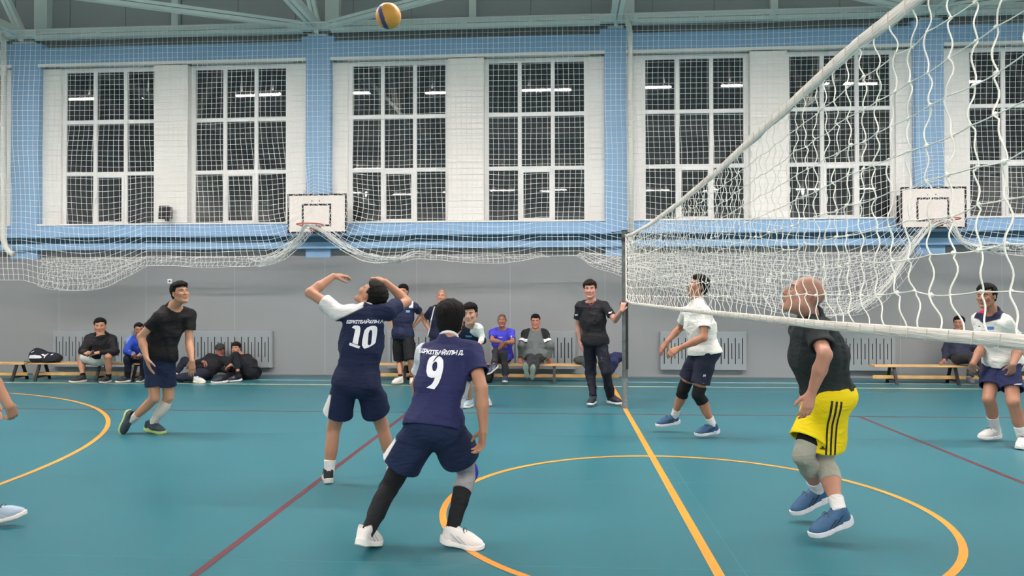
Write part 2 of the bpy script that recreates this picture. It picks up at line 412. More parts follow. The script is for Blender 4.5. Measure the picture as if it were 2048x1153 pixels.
radiator(-1.37, 0.27, 'grey slotted radiator cover behind the two seated men on the middle bench')
radiator(1.88, 3.48, 'grey slotted radiator cover behind the player in the white polo shirt')
radiator(4.56, 6.20, 'grey slotted radiator cover behind the player in yellow shorts')
radiator(7.6, 9.2, 'grey slotted radiator cover at the right edge of the view')

# --- wall sockets
M_sock = mat('white socket plastic', (235, 236, 234), rough=0.4)
for sx, sz, lb in ((-7.814, 1.886, 'white square wall socket above the player in the black T-shirt'), (3.909, 1.87, 'white square wall socket behind the volleyball net, left of the yellow shorts player')):
    t = empty('wall_socket', (sx, YW, sz), label=lb, cat='socket')
    MB().box((-0.045, -0.018, -0.045), (0.045, 0, 0.045)).obj('plate', M_sock, t, bevel=0.006)
    MB().tube([(0, -0.017, 0), (0, -0.021, 0)], 0.02, 14).obj('outlet', mat('socket well', (70, 70, 70), rough=0.6), t)

# --- loudspeaker on the wall
t = empty('loudspeaker', (-7.885, YF-0.02, 3.12), label='small black loudspeaker mounted low on the white pier above the black T-shirt player', cat='loudspeaker')
MB().add([(-0.105,-0.20,0.0),(0.105,-0.20,0.0),(0.085,0,0.02),(-0.085,0,0.02),(-0.105,-0.17,0.27),(0.105,-0.17,0.27),(0.085,0,0.26),(-0.085,0,0.26)],
         [(0,3,2,1),(4,5,6,7),(0,1,5,4),(1,2,6,5),(2,3,7,6),(3,0,4,7)]).obj('cabinet', M_black, t, bevel=0.012)
MB().add([(-0.09,-0.207,0.015),(0.09,-0.207,0.015),(0.09,-0.182,0.25),(-0.09,-0.182,0.25)], [(0,1,2,3)]).obj('grille', mat('speaker grille', (46, 44, 46), rough=0.8, bump=0.4, bscale=400), t)
MB().box((-0.02, -0.1, -0.03), (0.02, 0.0, 0.03)).obj('bracket', M_black, t)

# --- basketball backboards
M_board = mat('white backboard', (240, 232, 226), rough=0.4); M_bl = mat('black board paint', (24, 24, 26), rough=0.5)
M_rim = mat('orange red rim', (196, 84, 60), rough=0.45, metal=0.2)
def backboard(cx, label):
    t = empty('basketball_backboard', (cx, 13.9, 2.80), label=label, cat='backboard')
    W, H = 1.17, 0.77
    MB().box((-W/2, 0, 0), (W/2, 0.03, H)).obj('board', M_board, t, bevel=0.004)
    e = 0.034; mb = MB()
    for (a, b, c, d) in ((-W/2, -W/2+e, 0, H), (W/2-e, W/2, 0, H), (-W/2+e, W/2-e, 0, e), (-W/2+e, W/2-e, H-e, H)): mb.box((a, -0.003, c), (b, 0.0, d))
    mb.obj('border_line', M_bl, t)
    mb = MB(); x0, x1, z0, z1, e = -0.30, 0.28, 0.135, 0.575, 0.035
    for (a, b, c, d) in ((x0, x0+e, z0, z1), (x1-e, x1, z0, z1), (x0+e, x1-e, z0, z0+e), (x0+e, x1-e, z1-e, z1)): mb.box((a, -0.003, c), (b, 0.0, d))
    mb.obj('target_square', M_bl, t)
    for bx in (-0.10, 0.045): MB().tube([(bx, 0.0, 0.63), (bx, -0.006, 0.63)], 0.011, 8).obj('bolt', M_bl, t)
    MB().box((-0.35, 0.03, 0.1), (-0.29, 0.33, 0.16)).box((0.29, 0.03, 0.1), (0.35, 0.33, 0.16)).box((-0.35, 0.03, 0.6), (-0.29, 0.33, 0.66)).box((0.29, 0.03, 0.6), (0.35, 0.33, 0.66)).box((-0.5, 0.31, 0.1), (0.5, 0.345, 0.66)).obj('wall_bracket', M_black, t)
    R = 0.245; cy = -0.16-R
    r = MB().tube([(R*math.cos(a), cy+R*math.sin(a), 0.135) for a in [2*math.pi*i/32 for i in range(33)]], 0.010, 8, caps=False)
    rim = r.obj('rim', M_rim, t, smooth=True)
    MB().box((-0.085, -0.17, 0.035), (0.085, -0.002, 0.125)).add([(-0.085,-0.17,0.04),(0.085,-0.17,0.04),(0.05,-0.30,0.128),(-0.05,-0.30,0.128),(-0.085,-0.17,0.125),(0.085,-0.17,0.125),(0.05,-0.30,0.14),(-0.05,-0.30,0.14)],
        [(0,1,2,3),(7,6,5,4),(0,4,5,1),(1,5,6,2),(2,6,7,3),(3,7,4,0)]).obj('rim_bracket', mat('rim bracket', (150, 70, 56), rough=0.5), t)
    # sagging net hoop wire under the rim
    MB().tube([(0.21*math.cos(a), cy+0.15+0.02*math.sin(a)-0.1, 0.135-0.075*math.sin(a)) for a in [math.pi*i/14 for i in range(15)]], 0.005, 6).obj('hoop_wire', M_rim, rim)
    return t
backboard(-4.72, 'white basketball backboard above the number ten setter, net thrown over its rim')
backboard(6.81, 'white basketball backboard on the right, partly behind the volleyball net')

# --- protective wall netting
M_cord = mat('white netting cord', (240, 240, 236), rough=0.8)
rng = np.random.RandomState(7)
YN = 13.66
lowx = np.array([-16.5,-10.935,-10.576,-10.218,-9.608,-9.203,-8.9,-8.399,-8.099,-7.6,-6.906,-6.413,-5.726,-5.336,-4.948,-4.72,-4.464,-4.078,-3.693,-3.406,-3.025,-2.739,-2.265,-1.7,-1.137,-0.764,-0.392,0.394,0.716,1.173,1.9,2.533,3.429,3.962,4.67,5.197,5.637,5.988,6.252,6.559,6.80,7.118,7.375,8.212,10.0,12.5,15.0,18.5])
lowz = np.array([1.9,1.914,1.913,1.814,1.715,1.695,1.743,1.983,2.165,2.182,2.16,2.167,2.154,2.276,2.607,2.90,2.746,2.459,2.268,2.201,2.227,2.32,2.308,2.24,2.2,2.235,2.32,2.322,2.154,1.977,1.735,1.597,1.449,1.322,1.186,1.231,1.456,1.86,2.308,2.737,2.85,2.483,2.365,2.28,2.2,2.1,2.2,2.2])
def low(x): return np.interp(x, lowx, lowz)
ZNT = 6.80; PITCH = 0.099
def net_point(X, Z0):
    """warp of the hanging sheet. X, Z0 in the unstretched sheet (Z0 measured downward from the top rail)"""
    H = ZNT-Z0
    zl = low(X)
    full = np.where((X > 1.0) & (X < 6.8), ZNT-1.9, ZNT-2.2)          # rest length of the sheet below the rail at that column
    z = ZNT-H
    # pull sideways towards the two rims near the bottom
    x = X.copy(); bottom = np.clip((3.25-z)/1.05, 0, 1)
    for hx in (-4.72, 6.81):
        d = X-hx; g = np.exp(-(d/1.15)**2)
        x = x-d*g*0.62*bottom**1.4
    zmin = low(x)
    # compress rows above the lower edge
    zt = 4.2
    k = np.clip((zt-z)/(zt-2.15), 0, 1.0)
    z = np.where(z < zt, zt-(zt-zmin)*k, z)
    return x, z
def net_sheet(amp=0.02):
    cols = np.arange(-16.4, 18.4, PITCH); rows = np.arange(ZNT, 2.10, -PITCH)
    rows = np.append(rows, 2.15)
    G = np.zeros((len(cols), len(rows), 3))
    # slack noise: smooth random field
    def smooth_noise(nx, nz, step):
        a = rng.randn(nx//step+3, nz//step+3); xi = np.arange(nx)/step; zi = np.arange(nz)/step
        x0 = xi.astype(int); z0 = zi.astype(int); fx = (xi-x0)[:, None]; fz = (zi-z0)[None, :]
        fx = fx*fx*(3-2*fx); fz = fz*fz*(3-2*fz)
        return (a[x0][:, z0]*(1-fx)*(1-fz)+a[x0+1][:, z0]*fx*(1-fz)+a[x0][:, z0+1]*(1-fx)*fz+a[x0+1][:, z0+1]*fx*fz)
    nx, nz = len(cols), len(rows)
    Xg = cols[:, None]+0*rows[None, :]; Zg = 0*cols[:, None]+rows[None, :]
    x, z = net_point(Xg, Zg)
    t = np.clip((ZNT-Zg)/3.5, 0, 1)
    x = x+smooth_noise(nx, nz, 14)*0.030*t+smooth_noise(nx, nz, 5)*0.008*t
    skew = np.where(Xg < -4, 1.0, 0.15)
    x = x-skew*0.10*np.clip((4.6-Zg)/2, 0, 1)*(Xg < -4.9)*(-1)
    z = z+smooth_noise(nx, nz, 16)*0.022*t+smooth_noise(nx, nz, 6)*0.006*t
    y = YN+smooth_noise(nx, nz, 18)*0.06-0.0*t
    # bulge of the gathered belly towards the hall, pull over the rims
    for hx in (-4.72, 6.81):
        g = np.exp(-((x-hx)/0.22)**2)*np.clip((3.15-z)/0.4, 0, 1)
        y = y-g*0.1
    G[..., 0] = x; G[..., 1] = y; G[..., 2] = z
    return G
def sheet_lines(G):
    return [G[i] for i in range(G.shape[0])]+[G[:, j] for j in range(G.shape[1])]
net = empty('safety_net', (0, YN, ZNT), label='white safety netting hung along the back wall, its hem gathered over the two basketball rims', cat='net')
G = net_sheet(); G -= np.array([0, YN, ZNT])
V, Q = tube_mesh(sheet_lines(G), 0, 0.0038, 3)
tag(link_mesh('netting', np_mesh('netting', V, Q, smooth=False), M_cord, net), kind='stuff')
# folded lower part: the hem doubled back up in bags and gathered ropes
def bag(x0, x1, ztop, n_rows, amp, seed, yoff, fill=1.0, up=False):
    r = np.random.RandomState(seed); L = x1-x0; n = max(int(L/PITCH*1.15), 4)
    xs = np.linspace(x0, x1, n); lines = []
    zl = low(xs); zt = np.minimum(ztop if not callable(ztop) else ztop(xs), 9)
    zt = np.maximum(zt, zl+0.05)
    Gx = np.zeros((n, n_rows, 3))
    def sn(st):
        a = r.randn(n//st+3, n_rows//st+3); xi = np.arange(n)/st; x0 = xi.astype(int); fx = xi-x0; fx = fx*fx*(3-2*fx)
        out = np.zeros((n, n_rows))
        for jj in range(n_rows):
            q = jj/st; z0 = int(q); fz = q-z0; out[:, jj] = (a[x0, z0]*(1-fx)+a[x0+1, z0]*fx)*(1-fz)+(a[x0, z0+1]*(1-fx)+a[x0+1, z0+1]*fx)*fz
        return out
    N1, N2, N3 = sn(4), sn(3), sn(2)
    for j in range(n_rows):
        f = (j/(n_rows-1))**0.8
        Gx[:, j, 0] = xs+0.030*(j-n_rows/2)*(1 if seed % 2 else -1)+N1[:, j]*amp*1.2+N3[:, j]*amp*.35+0.012*((j % 2)-.5)
        Gx[:, j, 2] = zl+(zt-zl)*f+(N2[:, j]*amp*.9+N3[:, j]*amp*.3)*(1 if 0 < j < n_rows-1 else 0.2)
        Gx[:, j, 1] = YN-0.05-yoff+0.04*math.sin(j*2.1)+r.randn(n)*0.01
    return sheet_lines(Gx)
L_ = []
L_ += bag(-10.1, -8.05, 2.33, 9, 0.035, 1, 0.0)
L_ += bag(-9.9, -8.2, 2.30, 7, 0.05, 2, 0.05)
L_ += bag(-8.2, -4.95, lambda x: np.where(x < -5.6, 2.34, 2.34+(x+5.6)*0.62), 4, 0.03, 3, 0.0)
L_ += bag(-5.9, -4.74, lambda x: low(x)+0.13, 6, 0.03, 4, 0.02)
L_ += bag(-5.6, -4.74, lambda x: low(x)+0.10, 5, 0.03, 14, 0.05)
L_ += bag(-4.70, -2.5, lambda x: low(x)+0.11, 6, 0.028, 5, 0.02)
L_ += bag(-4.5, -2.7, lambda x: low(x)+0.08, 5, 0.028, 15, 0.05)
L_ += bag(-2.5, -0.3, 2.36, 4, 0.03, 6, 0.0)
L_ += bag(0.4, 6.6, lambda x: np.where(x < 6.0, 2.36, 2.36+(x-6.0)*0.8), 12, 0.04, 7, 0.0)
L_ += bag(1.4, 6.3, lambda x: np.where(x < 5.9, 2.33, 2.33+(x-5.9)*0.8), 9, 0.05, 8, 0.06)
L_ += bag(4.6, 6.78, lambda x: low(x)+0.30, 7, 0.03, 9, 0.08)
L_ += bag(5.0, 6.78, lambda x: low(x)+0.16, 6, 0.03, 19, 0.1)
L_ += bag(6.84, 9.5, lambda x: low(x)+0.16, 6, 0.03, 10, 0.02)
V, Q = tube_mesh([l-np.array([0, YN, ZNT]) for l in L_], 0, 0.0034, 3)
tag(link_mesh('gathered_hem', np_mesh('gathered_hem', V, Q, smooth=False), M_cord, net), kind='stuff')
# thick gathered ropes of netting from each rim
hem = MB(); rr = random.Random(4)
for hx, segs in ((-4.72, ((-5.75, -4.72), (-4.72, -3.0))), (6.81, ((5.3, 6.81), (6.81, 7.9)))):
    for a, b in segs:
        for s in range(16):
            pts = []
            ph = rr.uniform(0, 6.28); am = rr.uniform(0.01, 0.05)
            for i in range(24):
                t = i/23; xx = a+(b-a)*t; dd = abs(xx-hx); wdt = min(0.035+dd*0.04, 0.09)
                pts.append((xx+rr.uniform(-.012, .012), -0.08+wdt*math.cos(ph+9*t)-0.45*math.exp(-(dd/0.25)**2)*0.5, float(low(xx))-ZNT+0.05+wdt*math.sin(ph+7*t)*0.8+rr.uniform(-.015, .015)))
            hem.tube(pts, 0.0042, 3, caps=False)
tag(hem.obj('bunched_cords', M_cord, net), kind='stuff')
MB().tube([(-16.5, 0, 0.02), (18.5, 0, 0.02)], 0.006, 6).obj('top_rope', M_cord, net)
# ================================================================== VOLLEYBALL NET AND POST
def post(y, label):
    t = empty('net_post', (XN-0.005, y, 0), label=label, cat='post')
    MB().tube([(0, 0, 0.0), (0, 0, 0.42)], 0.043, 20).obj('lower_sleeve', mat('bare worn steel', (128, 134, 134), rough=0.45, metal=0.35, var=0.2, vscale=30), t, smooth=False)
    MB().tube([(0, 0, 0.42), (0, 0, 2.49)], 0.040, 20).obj('shaft', mat('worn post paint', (92, 98, 98), rough=0.55, metal=0.2, var=0.35, vscale=14), t)
    mp = mat('black rubber strip', (26, 27, 28), rough=0.8, var=0.6, vscale=25)
    MB().box((0.012, -0.046, 0.55), (0.043, -0.036, 2.45)).obj('worn_strip', mp, t)
    MB().tube([(0, 0, 1.42), (0, 0, 1.50)], 0.050, 20).box((-0.07, -0.02, 1.44), (-0.04, 0.02, 1.49)).obj('lower_clamp', mat('dark clamp', (70, 62, 60), rough=0.5, metal=0.4), t)
    MB().tube([(0, 0, 2.34), (0, 0, 2.40)], 0.046, 20).tube([(0, 0, 2.49), (0, 0, 2.505)], 0.044, 20).obj('top_cap', M_black, t)
    MB().tube([(-0.17, 0.0, 2.475), (-0.1, 0, 2.482), (0.0, 0, 2.478), (0.06, -0.02, 2.47), (0.1, -0.1, 2.44)], 0.006, 6).tube([(-0.17, 0, 2.478), (-0.176, 0, 2.47)], 0.012, 6).obj('tension_cable', M_black, t)
    return t
post(10.396, 'dark worn volleyball post the standing man holds with one hand')
post(0.37, 'near volleyball post, just outside the right of the frame')
vn = empty('volleyball_net', (XN, 0, 0), label='white volleyball net with wavy knotted cords, running from the dark post towards the camera', cat='net')
Y0, Y1 = 0.75, 10.24
def ztop(y): return np.interp(y, [0.75, 1.9, 2.3, 3.5, 4.2, 5.6, 7.5, 9.3, 10.24], [2.375, 2.352, 2.365, 2.34, 2.318, 2.309, 2.327, 2.38, 2.43])
def zbot(y): return np.interp(y, [0.75, 1.5, 2.6, 6, 9.5, 10.24], [1.474, 1.474, 1.464, 1.461, 1.468, 1.50])
rr = np.random.RandomState(11)
ys = np.arange(Y0, Y1+0.01, 0.1); NR = 9
ph = rr.rand(len(ys), NR+2)*6.28
knots = []; L_ = []; nodes = np.zeros((len(ys), NR+1, 3))
for i, y in enumerate(ys):
    zt, zb = ztop(y)-0.041, zbot(y)+0.027
    for j in range(NR+1):
        f = j/NR
        nodes[i, j] = (rr.randn()*0.004, y+rr.randn()*0.006+0.012*math.sin(i*0.35+j*0.8), zb+(zt-zb)*f+(rr.randn()*0.004 if 0 < j < NR else 0))
    nodes[i, 0, 1] -= 0.050*(0.8+0.4*rr.rand())
for i in range(len(ys)):     # slack vertical cords
    pts = []
    for j in range(NR):
        a, b = nodes[i, j], nodes[i, j+1]
        am = 0.005+0.010*rr.rand(); sg = 1.25*math.sin(i*0.9+j*2.3)
        for k in range(9):
            t = k/9; p = a*(1-t)+b*t
            pts.append(p+np.array([0.006*math.sin(2*math.pi*t+ph[i, j]), sg*am*math.sin(math.pi*t)*(1 if j else 0.8), 0]))
    pts.append(nodes[i, NR]); L_.append(np.array(pts))
Lh = []
for j in range(1, NR+1):
    P = nodes[:, j]; out = []
    for i in range(len(P)-1):
        for k in range(3): out.append(P[i]*(1-k/3)+P[i+1]*(k/3)+np.array([0, 0, -0.0015*math.sin(math.pi*k/3)]))
    out.append(P[-1]); Lh.append(np.array(out))
V, Q = tube_mesh(L_, 0, 0.0019, 6)
tag(link_mesh('vertical_cords', np_mesh('vertical_cords', V, Q), mat('net cord', (232, 229, 218), rough=0.8), vn), kind='stuff')
V, Q = tube_mesh(Lh, 0, 0.0017, 6)
tag(link_mesh('horizontal_cords', np_mesh('horizontal_cords', V, Q), MATS['net cord'], vn), kind='stuff')
bm = bmesh.new()
ico = bmesh.new(); bmesh.ops.create_icosphere(ico, subdivisions=1, radius=1.0)
iv = np.array([v.co[:] for v in ico.verts]); iff = np.array([[v.index for v in f.verts] for f in ico.faces]); ico.free(); bm.free()
Vk = []; Fk = []
for i in range(len(ys)):
    for j in range(1, NR):
        s = 0.0043*(1+0.25*rr.randn()); Fk.append(iff+len(Vk)*len(iv)); Vk.append(iv*np.array([s, s*1.2, s*1.2])+nodes[i, j])
tag(link_mesh('knots', np_mesh('knots', np.concatenate(Vk), np.concatenate(Fk)), MATS['net cord'], vn), kind='stuff')
M_tape = mat('white canvas tape', (226, 219, 208), rough=0.7, bump=0.5, bscale=26, aniso=(1, .35, 7), var=0.06, vscale=12)
def tape(name, zf, hgt, wav, thick, m, ya=Y0, yb=Y1, seed=0, cable=0.006, n=220):
    r = np.random.RandomState(seed); V = []; F = []
    yy = np.linspace(ya, yb, n); ns = np.convolve(r.randn(n+8), np.ones(3)/3, 'same')[:n]
    prof = [(0.0, 1.0), (thick, 0.93), (thick*0.9, 0.5), (thick*0.75, 0.04), (0, -0.0), (-thick*0.75, 0.04), (-thick*0.9, 0.5), (-thick, 0.93)]
    for i, y in enumerate(yy):
        h = hgt+wav*ns[i]
        for k, (dx, f) in enumerate(prof): V.append((dx+0.002*ns[(i+k*7) % n]*f, y, zf(y)-h*(1-f)))
    K = len(prof)
    for i in range(n-1):
        for k in range(K): F.append((i*K+k, i*K+(k+1) % K, (i+1)*K+(k+1) % K, (i+1)*K+k))
    o = link_mesh(name, np_mesh(name, V, F), m, vn); return o
tape('top_tape', lambda y: float(ztop(y)), 0.043, 0.003, 0.006, M_tape, seed=3)
tape('bottom_tape', lambda y: float(zbot(y))+0.032, 0.031, 0.001, 0.006, M_tape, seed=5)
st = MB()
for i in range(0, len(ys), 1):
    y = ys[i]; zt, zb = float(ztop(y)), float(zbot(y))
    st.tube([(0.008, y, zt-0.002), (0.008, y+0.004, zt-0.041)], 0.0014, 4).tube([(-0.008, y, zt-0.002), (-0.008, y+0.004, zt-0.041)], 0.0014, 4)
    st.tube([(-0.0075, y, zb+0.03), (-0.0075, y+0.01, zb+0.002)], 0.0009, 4)
tag(st.obj('lacing', mat('tape lacing', (212, 202, 188), rough=0.8), vn), kind='stuff')
MB().tube([(0, Y1-0.01, 1.50), (0, Y1, 2.4)], 0.009, 8).tube([(0, Y0+0.01, 1.50), (0, Y0, 2.34)], 0.009, 8).obj('side_band', M_tape, vn)
MB().tube([(0, Y1, 2.425), (0, 10.36, 2.44)], 0.005, 6).tube([(0, Y1, 1.48), (0, 10.35, 1.46)], 0.005, 6).tube([(0, Y0, 2.36), (0, 0.4, 2.38)], 0.005, 6).tube([(0, Y0, 1.48), (0, 0.41, 1.46)], 0.005, 6).obj('guy_cord', M_tape, vn)

# ================================================================== BENCHES
M_pine = mat('varnished pine', (214, 170, 112), rough=0.4, var=0.14, vscale=3.0, bump=0.05, bscale=60, aniso=(0.3, 6, 6))
M_knot = mat('pine rail', (206, 164, 104), rough=0.45, var=0.2, vscale=5.0)
def bench(x0, x1, y, legs, label):
    t = empty('gym_bench', ((x0+x1)/2, y, 0), label=label, cat='bench'); L = (x1-x0)/2; zs = 0.335
    MB().box((-L, -0.13, zs-0.032), (L, 0.13, zs)).obj('seat', M_pine, t, bevel=0.006)
    MB().box((-L+0.02, -0.02, 0.085), (L-0.02, 0.02, 0.15)).obj('rail', M_knot, t, bevel=0.008)
    for lx in legs:
        lx = lx-(x0+x1)/2; m = MB()
        for s in (-1, 1): m.beam((lx, s*0.075, zs-0.032), (lx+0.0, s*0.20, 0.0), 0.05, 0.028, up=(0, 1, 0))
        m.box((lx-0.025, -0.13, 0.055), (lx+0.025, 0.13, 0.083)); m.obj('leg', M_black, t)
    return t
bench(-14.4, -10.07, 13.25, (-14.1, -12.2, -10.25), 'pine gymnastics bench cut off by the left edge of the view')
bench(-10.05, -7.75, 13.32, (-9.85, -8.66, -7.95), 'pine gymnastics bench carrying the sports bag and two seated men')
bench(-3.55, 1.06, 13.45, (-2.87, -0.13, 0.8), 'pine gymnastics bench in the middle, behind the standing referee')
bench(5.55, 9.6, 13.55, (5.9, 6.95, 8.8), 'pine gymnastics bench on the right, with one seated man')
# ================================================================== PEOPLE: distance fields turned into skin and cloth meshes
f32 = np.float32
def v3(*a): return np.array(a if len(a) == 3 else a[0], float)
def nrm(v): v = np.asarray(v, float); return v/(np.linalg.norm(v)+1e-12)
class Prim:
    __slots__ = ('lo', 'hi', 'fn', 'k', 'op')
    def __init__(s, lo, hi, fn, k, op='u'): s.lo, s.hi, s.fn, s.k, s.op = lo, hi, fn, k, op
def cone(a, b, ra, rb, k=0.02, op='u'):
    a, b = v3(a), v3(b); d = b-a; L2 = float(d@d)+1e-12; R = max(ra, rb)
    def fn(x, y, z):
        t = np.clip(((x-a[0])*d[0]+(y-a[1])*d[1]+(z-a[2])*d[2])/L2, 0, 1)
        return np.sqrt((x-a[0]-t*d[0])**2+(y-a[1]-t*d[1])**2+(z-a[2]-t*d[2])**2)-(ra+(rb-ra)*t)
    return Prim(np.minimum(a, b)-R, np.maximum(a, b)+R, fn, k, op)
def ell(c, r, M=None, k=0.02, op='u'):
    """ellipsoid; rows of M are its local axes"""
    c = v3(c); r = v3(r); M = np.eye(3) if M is None else np.asarray(M, float); R = np.abs(M.T*r[None, :]).sum(1)
    def fn(x, y, z):
        X, Y, Z = x-c[0], y-c[1], z-c[2]
        p = [(M[i, 0]*X+M[i, 1]*Y+M[i, 2]*Z)/r[i] for i in range(3)]
        k0 = np.sqrt(p[0]**2+p[1]**2+p[2]**2)
        k1 = np.sqrt((p[0]/r[0])**2+(p[1]/r[1])**2+(p[2]/r[2])**2)+1e-9
        return k0*(k0-1)/k1
    return Prim(c-R, c+R, fn, k, op)
def etube(a, b, ea, eb, side, k=0.02, op='u', p=2.0):
    """elliptical tube from a to b, cross-section radii (side, front) ea -> eb"""
    a, b = v3(a), v3(b); d = b-a; L = np.linalg.norm(d); w = d/L; s = nrm(side-w*(np.dot(side, w))); f = np.cross(w, s)
    R = max(*ea, *eb)
    def fn(x, y, z):
        X, Y, Z = x-a[0], y-a[1], z-a[2]
        h = X*w[0]+Y*w[1]+Z*w[2]; t = np.clip(h/L, 0, 1)
        rs = ea[0]+(eb[0]-ea[0])*t; rf = ea[1]+(eb[1]-ea[1])*t
        u = (X*s[0]+Y*s[1]+Z*s[2])/rs; v = (X*f[0]+Y*f[1]+Z*f[2])/rf
        q = (np.abs(u)**p+np.abs(v)**p)**(1.0/p)
        d2 = (q-1)*np.minimum(rs, rf)
        dz = np.maximum(np.abs(h-L/2)-L/2, 0)
        return np.where(dz > 0, np.sqrt(np.maximum(d2, 0)**2+dz**2)+np.minimum(d2, 0)*(dz <= 0), d2)
    return Prim(np.minimum(a, b)-R, np.maximum(a, b)+R, fn, k, op)
def grid(lo, hi, h):
    lo = np.floor(np.asarray(lo)/h)*h; n = np.ceil((np.asarray(hi)-lo)/h).astype(int)+1
    return lo, [(lo[i]+h*np.arange(n[i])).astype(f32) for i in range(3)]
def field(prims, ax, h):
    F = np.full([len(a) for a in ax], 0.3, f32)
    for p in prims:
        pad = p.k+2.5*h; sl = []
        for i in range(3):
            i0 = int(np.searchsorted(ax[i], p.lo[i]-pad)); i1 = int(np.searchsorted(ax[i], p.hi[i]+pad)); sl.append(slice(i0, i1))
        if any(s.start >= s.stop for s in sl): continue
        x = ax[0][sl[0]][:, None, None]; y = ax[1][sl[1]][None, :, None]; z = ax[2][sl[2]][None, None, :]
        d = p.fn(x, y, z).astype(f32); S = tuple(sl); A = F[S]
        if p.op == 'u':
            hh = np.maximum(p.k-np.abs(A-d), 0)/p.k; F[S] = np.minimum(A, d)-hh*hh*p.k*0.25
        elif p.op == 's':      # subtract
            d = -d; hh = np.maximum(p.k-np.abs(A-d), 0)/p.k; F[S] = np.maximum(A, d)+hh*hh*p.k*0.25
    return F
def snets(F, lo, h):
    s = F < 0; c = s[:-1, :-1, :-1]; allv = c.copy(); anyv = c.copy()
    for dx in (0, 1):
        for dy in (0, 1):
            for dz in (0, 1):
                q = s[dx:s.shape[0]-1+dx, dy:s.shape[1]-1+dy, dz:s.shape[2]-1+dz]; allv &= q; anyv |= q
    mix = anyv & ~allv; I = np.argwhere(mix)
    if len(I) == 0: return np.zeros((0, 3)), np.zeros((0, 4), int)
    corner = [(0,0,0),(1,0,0),(0,1,0),(1,1,0),(0,0,1),(1,0,1),(0,1,1),(1,1,1)]
    vals = [F[I[:, 0]+c[0], I[:, 1]+c[1], I[:, 2]+c[2]] for c in corner]
    P = np.zeros((len(I), 3)); N = np.zeros(len(I))
    for a in range(8):
        for ax in range(3):
            if corner[a][ax] == 0:
                b = a+(1 << ax); va, vb = vals[a], vals[b]; m = (va < 0) != (vb < 0)
                t = np.where(m, va/np.where(m, va-vb, 1), 0)
                for q in range(3):
                    P[:, q] += np.where(m, corner[a][q]+(t if q == ax else 0), 0)
                N += m
    V = lo+(I+P/N[:, None])*h
    idx = np.full(mix.shape, -1, np.int32); idx[mix] = np.arange(len(I))
    Qs = []
    for ax in range(3):
        a = [slice(None)]*3; b = [slice(None)]*3; a[ax] = slice(0, -1); b[ax] = slice(1, None)
        sa, sb = s[tuple(a)], s[tuple(b)]; E = np.argwhere(sa != sb)
        o1, o2 = [(1, 2), (2, 0), (0, 1)][ax]
        E = E[(E[:, o1] > 0) & (E[:, o2] > 0) & (E[:, o1] < mix.shape[o1]) & (E[:, o2] < mix.shape[o2])]
        if len(E) == 0: continue
        def g(d1, d2):
            J = E.copy(); J[:, o1] += d1; J[:, o2] += d2; return idx[J[:, 0], J[:, 1], J[:, 2]]
        q = np.stack([g(-1, -1), g(0, -1), g(0, 0), g(-1, 0)], 1); fl = sb[E[:, 0], E[:, 1], E[:, 2]]
        q[fl] = q[fl][:, ::-1]; Qs.append(q)
    Q = np.concatenate(Qs); Q = Q[(Q >= 0).all(1)]
    return V, Q
def compact(V, Q):
    u, inv = np.unique(Q.ravel(), return_inverse=True); return V[u], inv.reshape(Q.shape)
def bounds(prims):
    return np.min([p.lo-p.k for p in prims if p.op == 'u'], 0), np.max([p.hi+p.k for p in prims if p.op == 'u'], 0)
def mesh_field(prims, h, post=None, lo=None, hi=None):
    if lo is None: lo, hi = bounds(prims)
    lo, ax = grid(np.asarray(lo)-2*h, np.asarray(hi)+2*h, h); F = field(prims, ax, h)
    if post: F = post(F, ax[0][:, None, None], ax[1][None, :, None], ax[2][None, None, :])
    return snets(F, lo, h)
def mesh_groups(groups, h, k=.03, noise=None, post=None):
    """groups: list of (prims, cuts, hollow). every group is cut on its own before the smooth union"""
    allp = [p for g in groups for p in g[0]]; lo, hi = bounds(allp)
    lo, ax = grid(lo-2*h, hi+2*h, h); F = None; X = (ax[0][:, None, None], ax[1][None, :, None], ax[2][None, None, :])
    nz = noise(*X).astype(f32) if noise else 0
    for prims, cuts, hollow in groups:
        G = field(prims, ax, h)-nz; inner = -(G+1.9*h)
        if hollow:
            p, n, dpt = hollow; near = ((X[0]-p[0])*n[0]+(X[1]-p[1])*n[1]+(X[2]-p[2])*n[2]) > -dpt
            G = np.where(near, np.maximum(G, inner), G)
        for c in cuts: G = c(G, *X)
        if F is None: F = G
        else:
            hh = np.maximum(k-np.abs(F-G), 0)/k; F = np.minimum(F, G)-hh*hh*k*0.25
    if post: F = post(F, *X)
    return snets(F.astype(f32), lo, h)
def relax(V, Q, it=1, lam=0.5):
    """light Laplacian smoothing"""
    for _ in range(it):
        A = np.zeros_like(V); n = np.zeros(len(V))
        for k in range(4):
            a, b = Q[:, k], Q[:, (k+1) % 4]
            for c in range(3): A[:, c] += np.bincount(a, V[b, c], len(V))+np.bincount(b, V[a, c], len(V))
            n += np.bincount(a, minlength=len(V))+np.bincount(b, minlength=len(V))
        V = V+lam*(A/np.maximum(n, 1)[:, None]-V)
    return V
def plane_cut(p, n):
    """keeps the half space where (x-p).n < 0"""
    p = v3(p); n = nrm(n)
    return lambda F, x, y, z: np.maximum(F, ((x-p[0])*n[0]+(y-p[1])*n[1]+(z-p[2])*n[2]).astype(f32))
def slab_cut(p, n, far):
    """plane cut that only acts within distance far of p (so that it does not slice other limbs)"""
    p = v3(p); n = nrm(n)
    def f(F, x, y, z):
        d = (x-p[0])*n[0]+(y-p[1])*n[1]+(z-p[2])*n[2]
        r = np.sqrt((x-p[0])**2+(y-p[1])**2+(z-p[2])**2)
        return np.where(r < far, np.maximum(F, d.astype(f32)), F)
    return f
